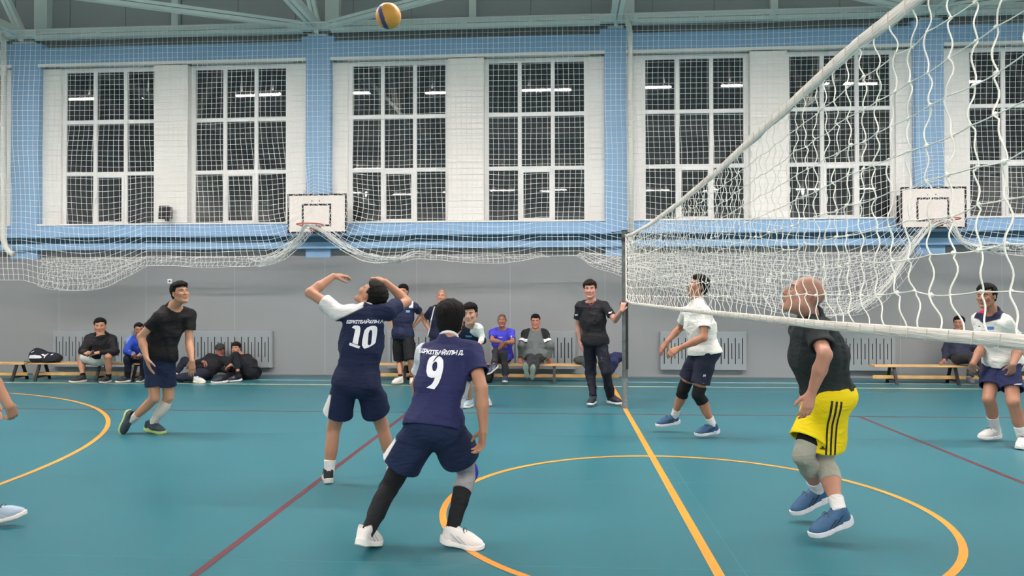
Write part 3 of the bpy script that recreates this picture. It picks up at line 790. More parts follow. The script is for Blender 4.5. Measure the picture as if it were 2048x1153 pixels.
def folds(seed, amp, fx=38.0, axis=None, st=2.0):
    r = np.random.RandomState(seed); K = [nrm(r.randn(3))*fx*(0.6+0.8*r.rand()) for _ in range(3)]; W = [nrm(r.randn(3))*fx*0.45 for _ in range(3)]; ph = r.rand(6)*6.28
    def n(x, y, z):
        s = 0
        for i in range(3):
            k, w = K[i], W[i]
            q = np.sin(k[0]*x+k[1]*y+k[2]*z+ph[i]+st*np.sin(w[0]*x+w[1]*y+w[2]*z+ph[i+3]))
            s = s+np.maximum(q, -0.2)*np.abs(q)
        return (s/1.6-.28)*amp
    return n

M_skin = mat('skin', rough=0.52, attr=True, bump=0.06, bscale=220, sub=0.08, spec=0.4)
M_cloth = mat('jersey cloth', crease=0.42, rough=0.82, attr=True, bump=0.16, bscale=700, spec=0.25)
M_hair = mat('hair', rough=0.75, attr=True, bump=0.5, bscale=260, aniso=(1, 1, 0.25), spec=0.15)
M_shoe = mat('shoe material', rough=0.6, attr=True, bump=0.12, bscale=300)
M_eye = mat('eye', (225, 222, 215), rough=0.15)
M_iris = mat('iris', (40, 26, 20), rough=0.1)
M_print = mat('white shirt print', (232, 232, 236), rough=0.6)
M_printb = mat('black print', (20, 20, 22), rough=0.6)

# ---- head in its own frame: x = left, y = front, z = up (metres)
def head_prims(C, M, s=1.0, jaw=1.0, fat=0.0):
    """M rows = left, front, up axes. returns skin prims"""
    def W(p): return C+s*(p[0]*M[0]+p[1]*M[1]+p[2]*M[2])
    P = []
    E = lambda c, r, k, op='u': P.append(ell(W(c), v3(r)*s, M, k*s, op))
    K = lambda a, b, ra, rb, k, op='u': P.append(cone(W(a), W(b), ra*s, rb*s, k*s, op))
    E((0, -.014, .032), (.074, .092, .082), .02)
    E((0, .022, -.030), (.060+fat, .066, .082), .03)
    for q in (-1, 1):
        K((q*.050, .000, -.050), (q*.018, .058, -.100), .022+fat, .019, .025)
        E((q*.040, .060, -.022), (.022, .022, .022), .02)
        K((q*.012, .083, .026), (q*.046, .068, .026), .009, .008, .016)
    E((0, .064, -.104), (.020, .018, .016), .02)
    for q in (-1, 1): E((q*.031, .092, .004), (.015, .016, .011), .012, 's')
    for q in (-1, 1): E((q*.031, .0735, .003), (.0125, .0125, .0100), .004)
    K((0, .084, .014), (0, .101, -.030), .0075, .0115, .010)
    for q in (-1, 1): E((q*.011, .092, -.036), (.008, .010, .007), .006)
    E((0, .083, -.058), (.024, .010, .0075), .009); E((0, .082, -.071), (.021, .011, .008), .007)
    E((0, .094, -.0645), (.018, .006, .0016), .004, 's')
    for q in (-1, 1):
        E((q*.078, -.008, -.006), (.008, .018, .030), .006); E((q*.086, -.004, -.004), (.006, .009, .016), .006, 's')
    return P
def head_paint(V, C, M, s, skin, brow=(0.05, 0.04, 0.035), stubble=0.0, shave=0.0, hairc=(0.03, 0.027, 0.025), beard=0.0):
    D = (V-C)@M.T/s; x, y, z = D.T; col = np.tile(np.array(skin), (len(V), 1))
    def mixc(w, c):
        nonlocal col
        w = np.clip(w, 0, 1)[:, None]; col = col*(1-w)+np.array(c)*w
    hd = np.linalg.norm(D, axis=1) < 0.19
    ax = np.abs(x)
    # ruddier cheeks, lips
    mixc(hd*0.35*np.exp(-(((ax-.040)/.02)**2+((z+.03)/.025)**2))*(y > .03), np.array(skin)*np.array([1.08, .80, .76]))
    mixc(hd*(y > .07)*np.clip(1.5-(np.abs(x)/.022)**2-((z+.0645)/.009)**2, 0, 1)*.6, np.array(skin)*np.array([.74, .50, .48]))
    # eyebrows
    bz = .0265-.006*((ax-.032)/.02)**2
    mixc(hd*(y > .05)*np.clip(1.7-((ax-.031)/.021)**4-((z-bz)/.0058)**2, 0, 1)*.9, brow)
    # eyes: sclera and iris
    ez = (z-.003)/.0050; ex = (ax-.031)/.0115
    mixc(hd*(y > .066)*np.clip(2.2-2*(ez**2+ex**2), 0, 1), (.34, .30, .27))
    mixc(hd*(y > .066)*np.clip(2.0-(((ax-.031)/.0058)**2+ez**2)*1.4, 0, 1), (.03, .02, .016))
    mixc(hd*(y > .06)*np.clip(1.3-((z-.0105)/.0022)**2-((ax-.031)/.015)**4, 0, 1)*.85, (.05, .035, .03))
    if beard: mixc(hd*beard*(y > .0)*np.clip((-.035-z)/.03, 0, 1), hairc)
    if shave:
        m = (z > .045-.9*np.clip(.05-y, -1, .05)*1.0)*1.0
        g = np.clip((.055-y+(z-.03)*.9)/.02, 0, 1)*np.clip((z+.03-.5*np.clip(y, -.09, .0))/.02, 0, 1)
        mixc(hd*shave*g, hairc)
    return col
def hair_mesh(C, M, s, h, style, seed=0):
    def W(p): return C+s*(p[0]*M[0]+p[1]*M[1]+p[2]*M[2])
    th = style.get('th', .012); top = style.get('top', .012); capm = style.get('name') == 'cap'
    P = [ell(W((0, -.014, .032)), v3(.0745, .0925, .0825)*s, M, .01*s), ell(W((0, -.040, -.018)), v3(.060, .054, .060)*s, M, .02*s)]
    A = M/s; nz = folds(seed, .0040*s, 170/s, st=1.2); nb = folds(seed+5, .010, 75/s, st=1.0)
    fr = style.get('front', .0); nape = style.get('nape', .0)
    big = [Prim(p.lo-.03*s, p.hi+.03*s, p.fn, p.k, p.op) for p in P]
    def post(F, x, y, z):
        X, Y, Z = x-C[0], y-C[1], z-C[2]
        u = [A[i, 0]*X+A[i, 1]*Y+A[i, 2]*Z for i in range(3)]
        ax = np.abs(u[0])
        zf = .060+.10*np.clip(ax-.030, 0, .03)-fr*.8                       # forehead hairline height
        front = np.maximum(zf-u[2], -9)                                     # >0 below the hairline
        side = u[1]-(.012+fr*.6)-.35*np.clip(u[2], 0, .06)                  # >0 in front of the sideburn line
        b1 = np.minimum(front, side)
        lo = (-.032-nape+.50*np.clip(u[1], -.09, .03))-u[2]
        ear = np.where(ax > .045, .026-np.sqrt((u[1]+.008)**2+(u[2]+.010)**2), -1)
        b = np.maximum(np.maximum(b1, lo), ear)
        if not capm: b = b+nb(x, y, z)
        w = np.clip(-b/(.006 if capm else .022), 0, 1); w = w*(2-w)
        tk = th+top*.8*np.clip((u[2]-.03)/.07, 0, 1)+(.010*np.clip((u[1]-.02)/.05, 0, 1)*np.clip((u[2]-.04)/.03, 0, 1) if style.get('fringe') else 0)
        return np.maximum(F-tk*s*w-(0 if capm else nz(x, y, z)*w)-.001*s, np.where(b > -.001, b*s, -1)).astype(f32)
    V, Q = mesh_field(big, h, post)
    return relax(V, Q, 1, .3), Q
# ---- hands
def hand_prims(Wr, fdir, back, left, s=1.0, curl=0.35, spread=1.0, fist=None):
    """Wr wrist point, fdir finger direction, back = normal of the back of the hand, left = left hand?"""
    y = nrm(fdir); z = nrm(back-y*np.dot(back, y)); x = np.cross(y, z)*(1 if left else -1)   # x towards the thumb
    P = []
    def W(p): return Wr+s*(p[0]*x+p[1]*y+p[2]*z)
    base = [(.028, .088), (.010, .092), (-.009, .088), (-.026, .080)]
    lens = [(.042, .026, .021), (.047, .029, .022), (.043, .027, .022), (.034, .020, .019)]
    for i, ((bx, by), ls) in enumerate(zip(base, lens)):
        P.append(cone(W((bx*.55, .005, 0)), W((bx, by, 0)), .0145*s, .0115*s, .014*s))
        c = curl if not isinstance(curl, (list, tuple)) else curl[i]
        a = c*.7; p = v3(bx, by, 0); r = [.0098, .0090, .0082, .0068]
        sp = bx*2.2*spread
        for j in range(3):
            dv = v3(math.sin(sp)*math.cos(a), math.cos(a)*math.cos(sp), -math.sin(a)); q = p+dv*ls[j]
            P.append(cone(W(p), W(q), r[j]*s, r[j+1]*s, .004*s)); p = q; a += c*1.15
    P.append(ell(W((.016, .035, -.008)), v3(.017, .032, .014)*s, np.array([x, y, z]), .014*s))
    t0 = v3(.020, .020, -.006); d1 = nrm(v3(.62, .74, -.30-.35*(curl if not isinstance(curl, (list, tuple)) else curl[0])))
    t1 = t0+d1*.044; t2 = t1+nrm(v3(.35, .90, -.40))*.031; t3 = t2+nrm(v3(.12, .95, -.45))*.025
    P += [cone(W(t0), W(t1), .0145*s, .0120*s, .010*s), cone(W(t1), W(t2), .0112*s, .0100*s, .005*s), cone(W(t2), W(t3), .0098*s, .0080*s, .004*s)]
    return P, W((0, .085, 0))

SHOES = {}
def shoe_meshes(key, up_c, sole_c, acc, h):
    """unit shoe: x = side, y = toe, z = up, sole bottom at z=0, ankle axis above (0,-.045)"""
    if key in SHOES: return SHOES[key]
    P = [ell((0, .115, .040), (.045, .068, .038), k=.02), ell((0, .050, .058), (.042, .080, .052), k=.03), ell((0, -.045, .058), (.040, .045, .062), k=.03),
         cone((0, .005, .080), (0, -.032, .112), .034, .042, .03)]
    def post(F, x, y, z):
        F = np.maximum(F, (.020-z).astype(f32)+0*F)
        F = np.maximum(F, -(np.sqrt(x**2+((y+.038)*.85)**2)-.035+0*z).astype(f32)+np.where(z > .098, 0, 9).astype(f32)*-1)
        return np.maximum(F, (z-.128+.25*np.abs(y+.03)*(y > -.03)).astype(f32)+0*F)
    V, Q = mesh_field(P, h, post); V = relax(V, Q, 1, .4)
    col = np.tile(np.array(up_c), (len(V), 1)); x, y, z = V.T
    if acc is not None:
        m = (np.abs(((y-.02)*1.0+(z-.05)*1.4)) < .010) & (np.abs(x) > .022) & (z < .085) & (z > .03); col[m] = acc
        m = (np.abs(((y-.055)*1.0+(z-.05)*1.4)) < .008) & (np.abs(x) > .022) & (z < .075) & (z > .03); col[m] = acc
    me = np_mesh('upper', V, Q, col=col)
    def post2(F, x, y, z):
        lift = np.clip(y-.10, 0, 1)**2*1.6+np.clip(-.06-y, 0, 1)*.25
        zz = z-lift; q = np.minimum(np.sqrt((x/.050)**2+((y-.105)/.088)**2)-1, np.sqrt((x/.040)**2+((y+.035)/.068)**2)-1)
        q2 = np.minimum(q, np.maximum(np.abs(x)/.037-1, np.abs(y-.03)/.08-1))*.042
        return np.maximum(q2, np.abs(zz-.016-.006*(y < -.02))-.016-.006*(y < -.02)).astype(f32)
    V2, Q2 = mesh_field([ell((0, .04, .02), (.06, .18, .04))], h, post2, (-.07, -.14, -.01), (.07, .22, .09)); V2 = relax(V2, Q2, 2, .45)
    c2 = np.tile(np.array(sole_c), (len(V2), 1)); me2 = np_mesh('sole', V2, Q2, col=c2)
    lc = MB(); 
    for i in range(5):
        yy = .045+i*.018; zt = .116-i*.012
        lc.tube([(-.020, yy, zt-.012), (-.008, yy+.002, zt), (.008, yy+.006, zt), (.020, yy+.008, zt-.013)], .0028, 5)
    for q in (-1, 1): lc.tube([(0, .040, .110), (q*.020, .048, .117), (q*.034, .062, .100), (q*.018, .056, .102), (0, .044, .109)], .0024, 5)
    ml = lc.mesh('laces', True)
    SHOES[key] = (me, me2, ml); return SHOES[key]
def add_shoe(par, an, kn, toe, key, cols, h, s=1.0, roll=0.0, tall=True, label=None):
    """an ankle joint, toe = toe direction (unit, may be pitched)"""
    me, me2, ml = shoe_meshes(key, *cols, h)
    y = nrm(toe); up = nrm(np.asarray(kn)-np.asarray(an)); z0 = v3(0, 0, 1) if abs(y[2]) < .9 else up
    x = nrm(np.cross(y, z0)); z = np.cross(x, y)
    if roll: x, z = x*math.cos(roll)+z*math.sin(roll), z*math.cos(roll)-x*math.sin(roll)
    org = np.asarray(an)-z*.088*s+y*.035*s
    if org[2]-0 < 0.0 : org = org+v3(0, 0, -org[2])
    Mx = Matrix(((x[0]*s, y[0]*s, z[0]*s, org[0]), (x[1]*s, y[1]*s, z[1]*s, org[1]), (x[2]*s, y[2]*s, z[2]*s, org[2]), (0, 0, 0, 1)))
    # keep the lowest point of the sole on the floor
    base = Matrix.Translation(-Vector(par.location))
    o = link_mesh('shoe', me, M_shoe, par); 
    lowz = min((Mx@Vector(c)).z for c in ((0, .18, .012), (0, -.09, .0), (.04, .1, 0), (-.04, .1, 0), (.03, -.06, 0), (-.03, -.06, 0)))
    if lowz < 0.0: Mx = Matrix.Translation((0, 0, -lowz+.001))@Mx
    o.matrix_local = base@Mx
    if label: o['label'] = label
    o2 = link_mesh('sole', me2, M_shoe, o); o3 = link_mesh('laces', ml, mat('shoe lace', (205, 205, 205) if sum(cols[0]) > 1 else (70, 80, 90), rough=0.8), o)
    return o, Mx
SK = {
 'ten': dict(H=1.76, pel=(-1.714,6.033,0.870), neck=(-1.634,6.064,1.463), head=(-1.629,6.175,1.585), shL=(-1.855,6.002,1.461), shR=(-1.460,6.087,1.463), elL=(-2.118,6.062,1.611), elR=(-1.352,6.360,1.532), wrL=(-1.968,6.226,1.755), wrR=(-1.546,6.368,1.709), tipL=(-1.853,6.362,1.771), tipR=(-1.693,6.417,1.772), hipL=(-1.801,6.010,0.823), hipR=(-1.622,6.069,0.816), knL=(-1.948,6.167,0.447), knR=(-1.563,6.314,0.451), anL=(-1.972,6.107,0.056), anR=(-1.511,6.470,0.058)),
 'nine': dict(H=1.74, pel=(-0.818,4.672,0.755), neck=(-0.756,4.863,1.276), head=(-0.754,4.956,1.413), shL=(-0.917,4.948,1.202), shR=(-0.592,4.808,1.221), elL=(-1.011,5.091,0.953), elR=(-0.507,4.637,0.996), wrL=(-0.998,5.225,0.728), wrR=(-0.494,4.633,0.727), tipL=(-0.990,5.280,0.538), tipR=(-0.517,4.690,0.556), hipL=(-0.901,4.682,0.714), hipR=(-0.724,4.652,0.721), knL=(-1.131,4.741,0.322), knR=(-0.626,4.888,0.402), anL=(-1.210,4.447,0.091), anR=(-0.696,4.594,0.091)),
 'blk': dict(H=1.80, pel=(-4.595,8.112,0.937), neck=(-4.416,8.085,1.487), head=(-4.314,8.047,1.618), shL=(-4.309,8.230,1.381), shR=(-4.482,7.919,1.366), elL=(-4.286,8.187,1.053), elR=(-4.686,7.893,1.132), wrL=(-4.175,8.044,0.853), wrR=(-4.577,7.818,0.899), tipL=(-4.178,8.051,0.677), tipR=(-4.545,7.852,0.725), hipL=(-4.517,8.122,0.879), hipR=(-4.683,8.110,0.880), knL=(-4.532,8.195,0.417), knR=(-4.635,8.082,0.420), anL=(-4.767,8.209,0.043), anR=(-4.951,8.145,0.145)),
 'left': dict(H=1.78, pel=(-4.394,5.022,0.838), neck=(-4.240,5.016,1.380), head=(-4.142,4.966,1.507), shL=(-4.386,5.121,1.321), shR=(-4.109,4.883,1.323), elL=(-4.268,5.029,1.055), elR=(-3.939,4.778,1.088), wrL=(-4.113,5.028,0.839), wrR=(-3.814,4.836,0.827), tipL=(-4.047,5.041,0.658), tipR=(-3.841,4.932,0.686), hipL=(-4.449,5.085,0.785), hipR=(-4.336,4.956,0.805), knL=(-4.373,5.348,0.409), knR=(-4.089,4.823,0.454), anL=(-4.550,5.321,-0.007), anR=(-3.929,4.801,-0.006)),
 'hood': dict(H=1.80, pel=(-8.586,13.173,0.437), neck=(-8.425,12.908,0.872), head=(-8.468,12.944,1.036), shL=(-8.303,13.062,0.809), shR=(-8.636,12.881,0.819), elL=(-8.161,12.916,0.580), elR=(-8.609,12.674,0.605), wrL=(-8.402,12.789,0.561), wrR=(-8.427,12.489,0.558), tipL=(-8.560,12.827,0.494), tipR=(-8.467,12.660,0.553), hipL=(-8.516,13.216,0.406), hipR=(-8.613,13.067,0.418), knL=(-8.256,12.871,0.482), knR=(-9.005,13.215,0.441), anL=(-8.328,12.987,0.076), anR=(-8.845,13.025,0.060)),
 'blue': dict(H=1.72, pel=(-8.006,13.389,0.402), neck=(-7.836,13.150,0.833), head=(-7.804,13.080,0.975), shL=(-7.671,13.116,0.779), shR=(-8.019,13.165,0.776), elL=(-7.545,12.935,0.589), elR=(-7.959,12.959,0.577), wrL=(-7.582,12.696,0.517), wrR=(-7.746,12.828,0.524), tipL=(-7.706,12.808,0.499), tipR=(-7.784,12.986,0.484), hipL=(-7.916,13.371,0.385), hipR=(-8.082,13.368,0.385), knL=(-7.666,13.029,0.435), knR=(-7.946,12.969,0.439), anL=(-7.766,13.119,0.065), anR=(-8.012,13.064,0.060)),
 'lie': dict(H=1.70, pel=(-6.725,13.408,0.142), neck=(-6.617,13.852,0.378), head=(-6.652,13.903,0.520), shL=(-6.441,13.796,0.354), shR=(-6.780,13.756,0.424), elL=(-6.332,13.606,0.162), elR=(-6.909,13.520,0.310), wrL=(-6.580,13.651,0.175), wrR=(-6.714,13.366,0.353), tipL=(-6.709,13.632,0.080), tipR=(-6.576,13.284,0.315), hipL=(-6.697,13.334,0.113), hipR=(-6.806,13.454,0.146), knL=(-7.031,13.073,0.084), knR=(-7.180,13.549,0.354), anL=(-6.648,12.956,0.090), anR=(-7.191,13.244,0.129)),
 'cap': dict(H=1.72, pel=(-5.871,13.560,0.131), neck=(-6.189,13.855,0.428), head=(-6.291,13.817,0.566), shL=(-6.130,14.017,0.386), shR=(-6.302,13.710,0.420), elL=(-6.021,13.836,0.178), elR=(-6.284,13.441,0.301), wrL=(-6.265,13.893,0.133), wrR=(-6.118,13.248,0.301), tipL=(-6.426,13.917,0.129), tipR=(-6.252,13.331,0.246), hipL=(-5.886,13.641,0.103), hipR=(-5.904,13.479,0.130), knL=(-6.248,13.427,0.067), knR=(-6.047,13.282,0.475), anL=(-6.161,13.037,0.084), anR=(-5.963,13.203,0.084)),
 'navy': dict(H=1.76, pel=(-2.845,13.040,0.912), neck=(-2.832,13.019,1.479), head=(-2.840,13.016,1.659), shL=(-2.637,13.045,1.407), shR=(-3.014,12.978,1.399), elL=(-2.545,13.275,1.239), elR=(-3.132,13.170,1.196), wrL=(-2.672,13.172,1.033), wrR=(-3.016,13.029,1.011), tipL=(-2.701,13.045,0.921), tipR=(-2.944,12.913,0.909), hipL=(-2.754,13.040,0.867), hipR=(-2.931,13.058,0.866), knL=(-2.682,12.910,0.429), knR=(-2.936,13.160,0.406), anL=(-2.700,13.128,0.093), anR=(-2.861,12.904,0.118)),
 'bald': dict(H=1.76, pel=(-2.201,13.208,0.886), neck=(-2.156,13.158,1.414), head=(-2.170,13.188,1.577), shL=(-1.975,13.168,1.350), shR=(-2.335,13.187,1.341), elL=(-1.834,13.339,1.146), elR=(-2.514,13.309,1.128), wrL=(-1.974,13.219,0.959), wrR=(-2.377,13.164,0.961), tipL=(-2.100,13.323,0.908), tipR=(-2.271,13.294,0.928), hipL=(-2.110,13.212,0.832), hipR=(-2.289,13.186,0.833), knL=(-2.069,13.070,0.418), knR=(-2.286,13.064,0.417), anL=(-2.098,13.308,0.086), anR=(-2.346,13.301,0.085)),
 'run': dict(H=1.76, pel=(-1.346,10.417,0.813), neck=(-1.265,10.058,1.184), head=(-1.248,9.977,1.331), shL=(-1.133,9.995,1.146), shR=(-1.439,10.154,1.131), elL=(-1.084,10.053,0.971), elR=(-1.518,10.312,0.891), wrL=(-1.090,9.793,0.953), wrR=(-1.458,10.095,0.753), tipL=(-1.149,9.951,0.916), tipR=(-1.452,10.244,0.670), hipL=(-1.267,10.352,0.775), hipR=(-1.419,10.419,0.769), knL=(-1.149,10.443,0.411), knR=(-1.303,10.186,0.411), anL=(-1.090,10.643,0.076), anR=(-1.297,10.418,0.078)),
 'pur': dict(H=1.72, pel=(-1.080,13.552,0.454), neck=(-1.087,13.415,0.979), head=(-1.083,13.365,1.136), shL=(-0.910,13.381,0.925), shR=(-1.255,13.441,0.922), elL=(-0.876,13.149,0.748), elR=(-1.249,13.182,0.781), wrL=(-1.003,12.929,0.753), wrR=(-1.088,12.985,0.767), tipL=(-1.127,13.021,0.684), tipR=(-0.969,13.059,0.673), hipL=(-1.010,13.603,0.422), hipR=(-1.151,13.514,0.429), knL=(-1.184,13.255,0.568), knR=(-1.028,13.120,0.525), anL=(-1.190,12.919,0.364), anR=(-1.004,13.152,0.128)),
 'gry': dict(H=1.74, pel=(-0.482,13.419,0.476), neck=(-0.479,13.627,0.951), head=(-0.477,13.580,1.111), shL=(-0.293,13.587,0.898), shR=(-0.672,13.577,0.898), elL=(-0.189,13.424,0.669), elR=(-0.746,13.397,0.669), wrL=(-0.218,13.466,0.418), wrR=(-0.753,13.512,0.440), tipL=(-0.220,13.574,0.289), tipR=(-0.754,13.368,0.351), hipL=(-0.400,13.442,0.447), hipR=(-0.557,13.463,0.445), knL=(-0.414,13.020,0.465), knR=(-0.539,13.036,0.463), anL=(-0.493,12.728,0.203), anR=(-0.587,12.698,0.241)),
 'ref': dict(H=1.76, pel=(0.490,10.752,0.940), neck=(0.448,10.741,1.509), head=(0.418,10.710,1.669), shL=(0.626,10.692,1.451), shR=(0.274,10.765,1.443), elL=(0.765,10.537,1.231), elR=(0.246,10.884,1.168), wrL=(0.841,10.329,1.371), wrR=(0.275,10.862,0.903), tipL=(0.891,10.429,1.482), tipR=(0.302,10.796,0.746), hipL=(0.575,10.728,0.883), hipR=(0.419,10.788,0.879), knL=(0.636,10.558,0.487), knR=(0.428,10.867,0.439), anL=(0.709,10.704,0.110), anR=(0.461,10.634,0.111)),
 'polo': dict(H=1.76, pel=(1.580,8.263,0.964), neck=(1.507,8.270,1.519), head=(1.519,8.304,1.681), shL=(1.568,8.107,1.406), shR=(1.423,8.425,1.410), elL=(1.526,8.004,1.128), elR=(1.384,8.642,1.208), wrL=(1.278,8.052,1.011), wrR=(1.211,8.520,1.052), tipL=(1.158,8.156,0.943), tipR=(1.115,8.404,0.969), hipL=(1.591,8.180,0.910), hipR=(1.532,8.334,0.908), knL=(1.502,8.207,0.489), knR=(1.380,8.427,0.526), anL=(1.686,8.296,0.128), anR=(1.301,8.612,0.172)),
 'yel': dict(H=1.78, pel=(1.810,5.090,0.910), neck=(1.681,5.069,1.468), head=(1.602,4.972,1.580), shL=(1.647,4.891,1.358), shR=(1.663,5.242,1.356), elL=(1.617,4.625,1.217), elR=(1.758,5.433,1.146), wrL=(1.563,4.712,0.969), wrR=(1.712,5.337,0.894), tipL=(1.552,4.784,0.810), tipR=(1.644,5.224,0.780), hipL=(1.781,5.010,0.868), hipR=(1.808,5.177,0.858), knL=(1.785,5.158,0.457), knR=(1.617,5.049,0.506), anL=(1.780,4.843,0.188), anR=(1.795,5.289,0.211)),
 'rig': dict(H=1.80, pel=(4.743,8.248,0.873), neck=(4.624,8.212,1.429), head=(4.538,8.166,1.569), shL=(4.670,8.045,1.301), shR=(4.587,8.392,1.333), elL=(4.821,8.082,1.031), elR=(4.580,8.307,1.030), wrL=(4.675,7.940,0.859), wrR=(4.417,8.202,0.844), tipL=(4.697,8.022,0.704), tipR=(4.441,8.315,0.713), hipL=(4.781,8.172,0.827), hipR=(4.717,8.330,0.822), knL=(4.673,7.941,0.470), knR=(4.536,8.134,0.473), anL=(4.797,7.989,0.064), anR=(4.701,8.294,0.116)),
 'sit': dict(H=1.72, pel=(7.099,13.562,0.484), neck=(7.179,13.807,0.926), head=(7.161,13.736,1.074), shL=(7.347,13.795,0.873), shR=(6.997,13.758,0.883), elL=(7.319,13.602,0.651), elR=(6.914,13.704,0.598), wrL=(7.506,13.678,0.494), wrR=(6.807,13.561,0.412), tipL=(7.626,13.741,0.400), tipR=(6.678,13.459,0.376), hipL=(7.183,13.590,0.456), hipR=(7.027,13.538,0.459), knL=(7.246,13.177,0.482), knR=(7.107,13.133,0.503), anL=(7.140,12.988,0.150), anR=(6.973,13.074,0.156)),
}
def C3(*rgb): return s2l(rgb)
NAVY = C3(36, 40, 80); NAVY2 = C3(25, 33, 62); BLACK = C3(20, 21, 24); WHITE = C3(216, 214, 212); SKIN = C3(176, 128, 102); SKIN2 = C3(156, 108, 86); HAIRB = C3(20, 18, 18)
def frames(J):
    j = {k: v3(v) for k, v in J.items() if k != 'H'}
    U = nrm(j['neck']-j['pel']); Ls = nrm(j['shL']-j['shR']); Ls = nrm(Ls-U*np.dot(Ls, U)); F = np.cross(Ls, U)
    Lh = nrm(j['hipL']-j['hipR']); Lh = nrm(Lh-U*np.dot(Lh, U)); Fh = np.cross(Lh, U)
    return j, U, Ls, F, Lh, Fh
def make_person(key, label, hf, hu, hair, skin=SKIN, shirt=None, shorts=None, trousers=None, socks=None, shoes=None, toes=None, hands=None,
                h=0.008, hh=0.005, hs=1.0, fat=0.0, belly=0.0, paint={}, build=1.0, extra=None, armr=1.0, legr=1.0, cat='person'):
    J = SK[key]; H = J['H']; S = H/1.75; j, U, Ls, F, Lh, Fh = frames(J)
    foot = min(j['anL'][2], j['anR'][2]); org = v3(j['pel'][0], j['pel'][1], 0)
    root = empty('person', org, label=label, cat='person')
    B = build*S
    Mt = np.array([Ls, F, U]); Mh = np.array([Lh, Fh, U])
    hy = nrm(hf); hu = nrm(v3(hu)-hy*np.dot(v3(hu), hy)); hx = np.cross(hy, hu); MH = np.array([hx, hy, hu])    # left, front, up
    HC = j['head']; hsz = hs*S
    mid = (j['neck']+j['pel'])/2; nk = j['neck']
    def torso(g=0.0, loose=0.0):
        P = [ell(j['pel']+U*.02*S, v3(.158*B+g, .112*B+g, .125*S+g), Mh, .05),
             ell(mid-U*.03*S+F*(belly*.5), v3(.140*B+belly*.5+g+loose, .102*B+belly+g+loose, .15*S), Mh*.5+Mt*.5 if False else Mt, .08),
             ell(nk-U*.235*S+F*.008, v3(.160*B+g+loose*.6, .112*B+belly*.3+g+loose*.5, .175*S), Mt, .07),
             ell(nk-U*.12*S+F*.0, v3(.150*B+g, .095*B+g, .10*S), Mt, .06),
             cone(j['shR']-U*.028, j['shL']-U*.028, .052*B+g, .052*B+g, .05),
             cone(j['shR']*.6+nk*.4, nk-U*.012, .042*B+g*.8, .046*B+g*.5, .035), cone(j['shL']*.6+nk*.4, nk-U*.012, .042*B+g*.8, .046*B+g*.5, .035)]
        return P
    P = torso(-.012)
    P.append(cone(nk-U*.02, HC-hu*.055*hsz-hy*.018*hsz, .058*B, .055*hsz+fat*.6, .03))
    P += head_prims(HC, MH, hsz, fat=fat)
    for q in 'LR':
        a = armr*S
        P += [cone(j['sh'+q], j['el'+q], .053*a, .039*a, .03), cone(j['el'+q], j['el'+q]*.62+j['wr'+q]*.38, .039*a, .043*a, .02),
              cone(j['el'+q]*.62+j['wr'+q]*.38, j['wr'+q], .042*a, .0255*a, .012)]
        if trousers is None or True:
            l = legr*S*(.86 if trousers else 1.0); sh = j['kn'+q]; an = j['an'+q]; d = nrm(an-sh); th = nrm(sh-j['hip'+q])
            bk = nrm(th-d*np.dot(th, d)) if np.linalg.norm(np.cross(th, d)) > .15 else -Fh
            if np.dot(bk, Fh) > .2: bk = -nrm(Fh-d*np.dot(Fh, d))
            P += [cone(j['hip'+q], sh, .082*l, .054*l, .03), cone(sh, sh*.5+an*.5, .052*l, .047*l, .02), cone(sh*.5+an*.5, an-d*.02, .045*l, .033*l, .02),
                  ell(sh*.70+an*.30+bk*.022*l, v3(.046, .044, .10)*l, np.array([nrm(np.cross(d, bk)), bk, d]), .025),
                  cone(an-d*.02, an+d*.012, .033*l, .026*l, .01)]
    zones = [(HC, .165*hsz)]
    hd = hands or {}
    for q in 'LR':
        w = j['wr'+q]; fa = nrm(w-j['el'+q]); fd = nrm(j['tip'+q]-w)
        spec = hd.get(q, {})
        back = v3(spec.get('back', (Ls if q == 'L' else -Ls)*.8+F*.4 if fd[2] < -.5 else U)); cu = spec.get('curl', .35)
        if 'fdir' in spec: fd = nrm(v3(spec['fdir']))
        HP, pc = hand_prims(w-fd*.0, fd, back, q == 'L', S*spec.get('s', 1.0), cu, spec.get('spread', 1.0)); P += HP
        zones.append((pc, .118*S))
    hb = max(h*1.25, .009)
    V, Q = mesh_field(P, hb); c = V[Q].mean(1); keep = np.ones(len(Q), bool)
    for z, r in zones: keep &= np.linalg.norm(c-z, axis=1) > r-hb*.6
    V, Q = compact(V, Q[keep]); V = relax(V, Q, 1, .3); Vs, Qs = [V], [Q]; n = len(V)
    for i, (z, r) in enumerate(zones):
        hz = hh if i == 0 else min(hh, .006)
        v, q = mesh_field(P, hz, None, z-r, z+r); c = v[q].mean(1); kk = np.linalg.norm(c-z, axis=1) < r
        if not kk.any(): continue
        v, q = compact(v, q[kk]); Vs.append(v); Qs.append(q+n); n += len(v)
    V = np.concatenate(Vs); Q = np.concatenate(Qs)
    pp = dict(paint); col = head_paint(V, HC, MH, hsz, skin, **pp)
    body = link_mesh('body', np_mesh('body', V-org, Q, col=col), M_skin, root)
    # ---- hair
    if hair:
        v, q = hair_mesh(HC, MH, hsz, hh, hair, seed=len(key)*7)
        hc = hair.get('col', HAIRB); link_mesh(hair.get('name', 'hair'), np_mesh('hair', v-org, q, col=np.tile(np.array(hc), (len(v), 1))), M_cloth if hair.get('name') == 'cap' else M_hair, root)
    G = {}
    cast = dict(j=j, U=U, Ls=Ls, F=F, Lh=Lh, Fh=Fh, S=S, B=B, HC=HC, MH=MH, hsz=hsz, root=root, org=org, G=G, h=h, mid=mid, nk=nk, torso=torso)
